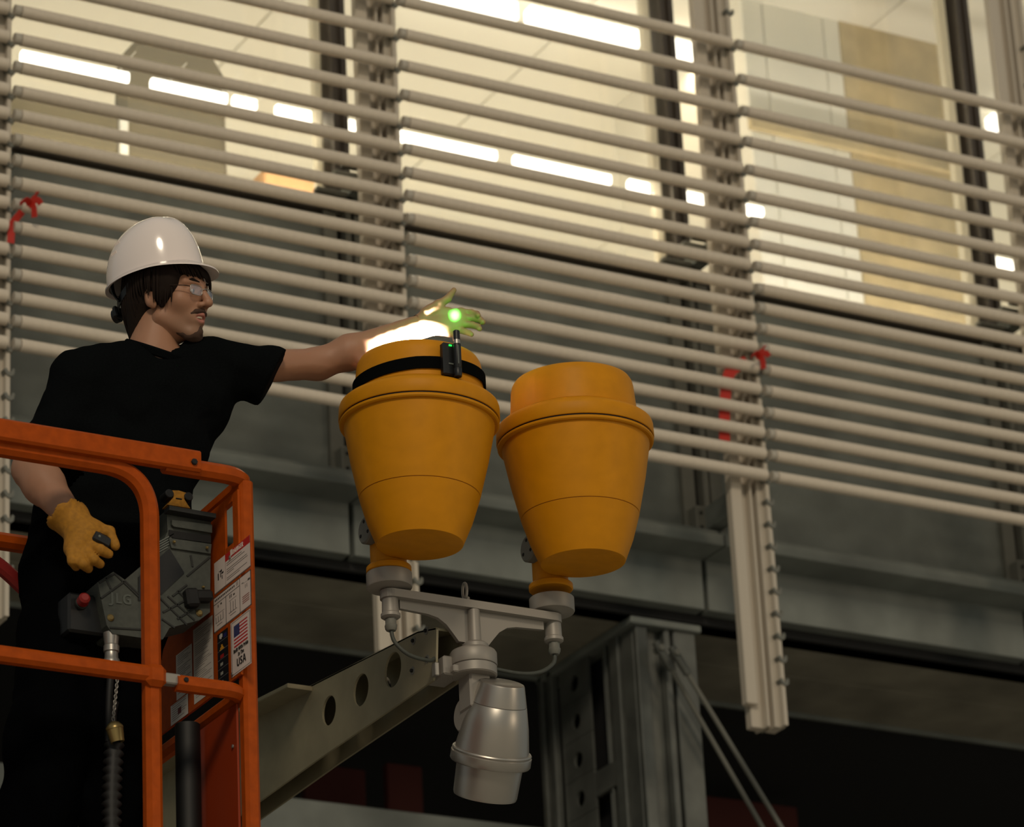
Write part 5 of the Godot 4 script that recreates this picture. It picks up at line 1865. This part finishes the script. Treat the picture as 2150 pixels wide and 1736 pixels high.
func head_details(o: Node3D, head: Transform3D) -> void:
	var st: SurfaceTool
	for s in [-1.0, 1.0]:
		st = tool()
		ball(Vector3(s * 0.031, 0.0035, 0.0775), Vector3(0.0100, 0.0062, 0.0085), st, head)
		var e := obj("eye", st, M.eye_white, o)
		st = tool()
		ball(Vector3(s * 0.031 + 0.0015, 0.0035, 0.0845), Vector3(0.0042, 0.0042, 0.0025), st, head)
		obj("iris", st, M.iris, e)
	st = tool()
	sweep(st, spline([head * Vector3(-0.016, -0.0595, 0.080), head * Vector3(0, -0.0592, 0.0885), head * Vector3(0.016, -0.0595, 0.080)], 5), rect(0.004, 0.007, 0.001), head.basis.z)
	obj("teeth", st, M.tooth, o)

	# hair: a cap over the skull, opened at the face, longer at the nape
	var acc := blob()
	var f := Field.new(Vector3(-0.11, -0.16, -0.15), Vector3(0.11, 0.14, 0.12), 0.0034)
	f.ell(Vector3(0, 0.035, -0.020), Vector3(0.084, 0.092, 0.103), 0.01)
	for s in [-1.0, 1.0]:
		f.ell(Vector3(s * 0.066, 0.030, 0.016), Vector3(0.022, 0.058, 0.040), 0.014)
		f.cap(Vector3(s * 0.069, 0.0, 0.020), Vector3(s * 0.066, -0.034, 0.016), 0.013, 0.006, 0.012)
		f.cap(Vector3(s * 0.045, -0.02, -0.060), Vector3(s * 0.040, -0.095, -0.070), 0.036, 0.022, 0.02)
	f.cap(Vector3(0, -0.02, -0.085), Vector3(0, -0.105, -0.085), 0.036, 0.022, 0.02)
	f.ell(Vector3(0, -0.022, 0.100), Vector3(0.072, 0.076, 0.064), 0.010, true)
	for s in [-1.0, 1.0]:
		f.ell(Vector3(s * 0.092, -0.016, -0.012), Vector3(0.020, 0.026, 0.017), 0.006, true)
	var hn := FastNoiseLite.new()
	hn.seed = 2
	hn.frequency = 55.0
	f.emit(acc, head)
	var hair := put(skin_mesh(acc), "hair", M.hair, o)
	var rng := RandomNumberGenerator.new()
	rng.seed = 21
	for i in 34:
		var t := i / 33.0
		var x := lerpf(-0.070, 0.058, t)
		var zf := sqrt(maxf(0.0, 1.0 - pow(x / 0.078, 2.0)))
		var sx := x + rng.randf_range(-0.006, 0.006)
		var dip := rng.randf_range(0.004, 0.030) if i > 19 else rng.randf_range(0.020, 0.056)
		var p := [head * Vector3(sx * 0.9 - 0.008, 0.076, 0.046 * zf + 0.022), head * Vector3(sx, 0.062, 0.060 * zf + 0.028), head * Vector3(sx + 0.010, 0.044, 0.066 * zf + 0.028), head * Vector3(sx + 0.022 + rng.randf_range(-0.006, 0.006), dip, 0.068 * zf + 0.024)]
		st = tool()
		var pa := spline(p, 4)
		var sc := PackedFloat32Array()
		for k in pa.size():
			sc.append(lerpf(1.0, 0.15, pow(float(k) / (pa.size() - 1), 2.0)))
		tube(st, pa, rng.randf_range(0.0022, 0.0052), 6, sc)
		obj("fringe_strand", st, M.hair, hair)
	for i in 14:
		var a := lerpf(-1.5, 1.5, i / 13.0)
		var b := Vector3(0.058 * sin(a), -0.085, -0.035 - 0.062 * cos(a))
		st = tool()
		var pa := spline([head * b, head * (b + Vector3(0, -0.02, -0.004)), head * (b + Vector3(rng.randf_range(-0.006, 0.006), rng.randf_range(-0.045, -0.03), -0.010))], 4)
		var sc := PackedFloat32Array()
		for k in pa.size():
			sc.append(lerpf(1.0, 0.1, float(k) / (pa.size() - 1)))
		tube(st, pa, 0.008, 6, sc)
		obj("nape_strand", st, M.hair, hair)

	for i in 66:
		var s := -1.0 if i % 2 == 0 else 1.0
		var a := lerpf(0.95, 3.0, (i / 2) / 32.0) + rng.randf_range(-0.03, 0.03)
		var back := clampf((a - 1.5) / 1.2, 0.0, 1.0)
		var ear := exp(-pow((a - 1.66) / 0.20, 2.0))
		var low := lerpf(-0.028, -0.105, back) + rng.randf_range(-0.012, 0.010) + 0.042 * ear
		var rim := func(k: float, out: float) -> Vector3: return head * Vector3(s * sin(a) * (0.089 * k + out), 0.0, cos(a) * (0.106 * k + out) - 0.016)
		var up := head.basis.y
		var pa := spline([rim.call(0.93, 0.0) + up * 0.080, rim.call(0.99, 0.002) + up * 0.045, rim.call(1.0, 0.002) + up * lerpf(0.045, low, 0.5), rim.call(lerpf(0.97, 0.80, back), 0.0) + up * low], 4)
		var sc := PackedFloat32Array()
		for k in pa.size():
			sc.append(lerpf(1.0, 0.2, pow(float(k) / (pa.size() - 1), 2.0)))
		st = tool()
		tube(st, pa, rng.randf_range(0.003, 0.006), 6, sc)
		obj("strand", st, M.hair, hair)

	# brows, moustache, goatee
	acc = blob()
	f = Field.new(Vector3(-0.07, 0.0, 0.04), Vector3(0.07, 0.05, 0.115), 0.0022)
	for s in [-1.0, 1.0]:
		f.cap(Vector3(s * 0.014, 0.0265, 0.0905), Vector3(s * 0.034, 0.031, 0.0850), 0.0036, 0.0036, 0.003)
		f.cap(Vector3(s * 0.034, 0.031, 0.0850), Vector3(s * 0.052, 0.026, 0.0720), 0.0036, 0.0020, 0.003)
	f.emit(acc, head)
	put(skin_mesh(acc), "eyebrows", M.hair, o)
	acc = blob()
	f = Field.new(Vector3(-0.05, -0.085, 0.05), Vector3(0.05, -0.02, 0.115), 0.0022)
	for s in [-1.0, 1.0]:
		f.cap(Vector3(s * 0.002, -0.0435, 0.0935), Vector3(s * 0.020, -0.0480, 0.0870), 0.0058, 0.0062, 0.004)
		f.cap(Vector3(s * 0.020, -0.0480, 0.0870), Vector3(s * 0.030, -0.0535, 0.0785), 0.0060, 0.0040, 0.004)
	f.ripple(hn, 0.0012)
	f.emit(acc, head)
	put(skin_mesh(acc), "moustache", M.whisker, o)
	acc = blob()
	f = Field.new(Vector3(-0.06, -0.135, 0.0), Vector3(0.06, -0.065, 0.115), 0.0026)
	f.ell(Vector3(0, -0.101, 0.0705), Vector3(0.0255, 0.0195, 0.0190), 0.004)
	f.cap(Vector3(0, -0.082, 0.0835), Vector3(0, -0.095, 0.085), 0.006, 0.009, 0.006)
	for s in [-1.0, 1.0]:
		f.cap(Vector3(s * 0.018, -0.106, 0.064), Vector3(s * 0.042, -0.085, 0.025), 0.0125, 0.006, 0.008)
	f.ripple(hn, 0.0016)
	f.emit(acc, head)
	put(skin_mesh(acc), "goatee", M.whisker, o)

	# --- helmet and glasses: worn things of their own
	var h := thing("hard_hat", "glossy white hard hat with a short brim on the worker's head", "helmet", FEET + head * Vector3(0, 0.054, -0.040))
	var hb := head.basis * Basis(Vector3(1, 0, 0), deg_to_rad(-12.0))
	var at := Transform3D(hb, Vector3.ZERO)
	st = tool()
	shell(st, at, 0.0, 1.0)
	shell(st, at, 0.003, -1.0)
	obj("shell", st, M.helmet, h)
	st = tool()
	brim(st, at)
	obj("brim", st, M.helmet, h)
	st = tool()
	var band := []
	for i in 17:
		var a := lerpf(-1.9, 1.9, i / 16.0)
		band.append(at * Vector3(0.088 * sin(a), -0.004 - 0.050 * maxf(0.0, cos(a)), 0.02 - 0.132 * cos(a)))
	sweep(st, spline(band, 3), rect(0.020, 0.003, 0.001), hb.y)
	obj("headband", st, M.black, h)
	for s in [-1.0, 1.0]:
		st = tool()
		sweep(st, spline([at * Vector3(s * 0.058, -0.046, -0.082), at * Vector3(s * 0.062, -0.020, -0.092), at * Vector3(s * 0.064, 0.02, -0.090)], 4), rect(0.016, 0.003, 0.001), hb.x)
		obj("suspension_strap", st, M.black, h)
	st = tool()
	box(st, at * Vector3(0, -0.056, -0.114), Vector3(0.070, 0.030, 0.014), 0.005, hb)
	obj("ratchet_box", st, M.black, h)
	st = tool()
	rod(st, at * Vector3(0, -0.056, -0.120), at * Vector3(0, -0.056, -0.136), 0.018, 16)
	obj("ratchet_knob", st, M.black, h)
	for i in 5:  # reflections of lights on the dome, built as small white marks
		st = tool()
		for r in 2:
			box(st, at * helmet_at(-2.05 - 0.05 * i, 0.30 + 0.13 * r, -0.0006), Vector3(0.002, 0.008, 0.002), 0.0003, hb * Basis(Vector3(0, 1, 0), -2.05))
		obj("glint_mark", st, M.ink_white, h)

	var g := thing("glasses", "thin metal-framed spectacles on the worker's nose", "glasses", FEET + head * Vector3(0, 0.003, 0.095))
	var go := head * Vector3(0, 0.003, 0.095)
	var gt := Transform3D(head.basis, Vector3.ZERO)
	for s in [-1.0, 1.0]:
		var ring := []
		for i in 21:
			var a := TAU * i / 20.0
			var c := Vector2(cos(a), sin(a))
			var q := Vector2(signf(c.x) * pow(absf(c.x), 0.6) * 0.0215, signf(c.y) * pow(absf(c.y), 0.6) * 0.0125)
			ring.append(gt * Vector3(s * 0.033 + q.x, q.y, 0.006 - s * (s * 0.033 + q.x) * 0.20))
		st = tool()
		sweep(st, PackedVector3Array(ring), disc(0.0011, 6), head.basis.z, true)
		obj("frame", st, M.silver, g)
		st = tool()
		var cen := Vector3.ZERO
		for i in 20:
			cen += ring[i] / 20.0
		for i in 20:
			tri(st, cen, ring[i], ring[i + 1], head.basis.z)
			tri(st, cen - head.basis.z * 0.0012, ring[i] - head.basis.z * 0.0012, ring[i + 1] - head.basis.z * 0.0012, -head.basis.z)
		obj("lens", st, M.lens, g)
		st = tool()
		tube(st, spline([gt * Vector3(s * 0.054, 0.006, -0.006), gt * Vector3(s * 0.068, 0.007, -0.018), gt * Vector3(s * 0.079, 0.008, -0.055), gt * Vector3(s * 0.082, 0.006, -0.100), gt * Vector3(s * 0.080, -0.006, -0.116)], 5), 0.0014, 6)
		obj("temple", st, M.bronze, g)
	st = tool()
	tube(st, spline([gt * Vector3(-0.012, 0.004, 0.004), gt * Vector3(0, 0.008, 0.009), gt * Vector3(0.012, 0.004, 0.004)], 5), 0.0012, 6)
	obj("bridge", st, M.silver, g)

# a point of the helmet's dome: phi round from the front, t up from rim to top
func helmet_at(phi: float, t: float, inset: float) -> Vector3:
	var th := t * PI / 2
	var c := cos(phi)
	var s := sin(phi)
	var front := 0.126 if c > 0.0 else 0.128
	var rad := pow(cos(th), 0.62) if t < 1.0 else 0.0
	var lean := pow(cos(th), 0.98) if t < 1.0 else 0.0
	var p := Vector3(s * 0.108 * rad, pow(sin(th), 0.95) * 0.145, c * front * (lerpf(rad, lean, c) if c > 0.0 else rad))
	p.z += 0.030 * pow(sin(th), 2.0)
	# a ridge along the crown
	var ridge := exp(-pow(p.x / 0.016, 2.0)) * sin(th) * 0.006
	p.y += ridge
	var n := Vector3(p.x / 0.0117, p.y / 0.017, (p.z - 0.02) / 0.016).normalized()
	return p - n * inset

func shell(st: SurfaceTool, at: Transform3D, inset: float, side: float) -> void:
	const A := 64
	const B := 22
	var P := func(i: int, j: int) -> Vector3: return helmet_at(TAU * i / A, minf(float(j) / B, 0.9999), inset)
	var N := func(i: int, j: int) -> Vector3:
		var jj := clampi(j, 1, B - 1)
		var du: Vector3 = P.call(i + 1, jj) - P.call(i - 1, jj)
		var dv: Vector3 = P.call(i, jj + 1) - P.call(i, jj - 1)
		var n := dv.cross(du).normalized()
		var out: Vector3 = P.call(i, jj) - Vector3(0, 0.02, 0.02)
		return n * (1.0 if n.dot(out) > 0.0 else -1.0) * side
	for i in A:
		for j in B:
			var p := [at * P.call(i, j), at * P.call(i + 1, j), at * P.call(i + 1, j + 1), at * P.call(i, j + 1)]
			var n := [at.basis * N.call(i, j), at.basis * N.call(i + 1, j), at.basis * N.call(i + 1, j + 1), at.basis * N.call(i, j + 1)]
			smooth_quad(st, p, n)

func brim(st: SurfaceTool, at: Transform3D) -> void:
	const A := 72
	var edge := func(i: int, k: int) -> Vector3:
		var phi := TAU * i / A
		var base := helmet_at(phi, 0.0, 0.003 if k == 3 else 0.0)
		var d := Vector3(sin(phi), 0, cos(phi))
		var f := clampf(cos(phi), 0.0, 1.0)
		var w := 0.007 + 0.026 * smoothstep(0.15, 0.9, f)
		var drop := 0.004 + 0.016 * smoothstep(0.2, 1.0, f)
		if k == 0:
			return base + Vector3(0, 0.002, 0)
		if k == 1:
			return base + d * w + Vector3(0, -drop, 0)
		if k == 2:
			return base + d * w + Vector3(0, -drop - 0.004, 0)
		return base + Vector3(0, -0.004, 0)
	for i in A:
		for k in 3:
			var p := [at * edge.call(i, k), at * edge.call(i + 1, k), at * edge.call(i + 1, k + 1), at * edge.call(i, k + 1)]
			var dirs := []
			for q in [i, i + 1]:
				var phi: float = TAU * q / A
				dirs.append(at.basis * [Vector3(sin(phi) * 0.3, 1, cos(phi) * 0.3), Vector3(sin(phi), 0, cos(phi)), Vector3(0, -1, 0)][k])
			smooth_quad(st, p, [dirs[0].normalized(), dirs[1].normalized(), dirs[1].normalized(), dirs[0].normalized()])
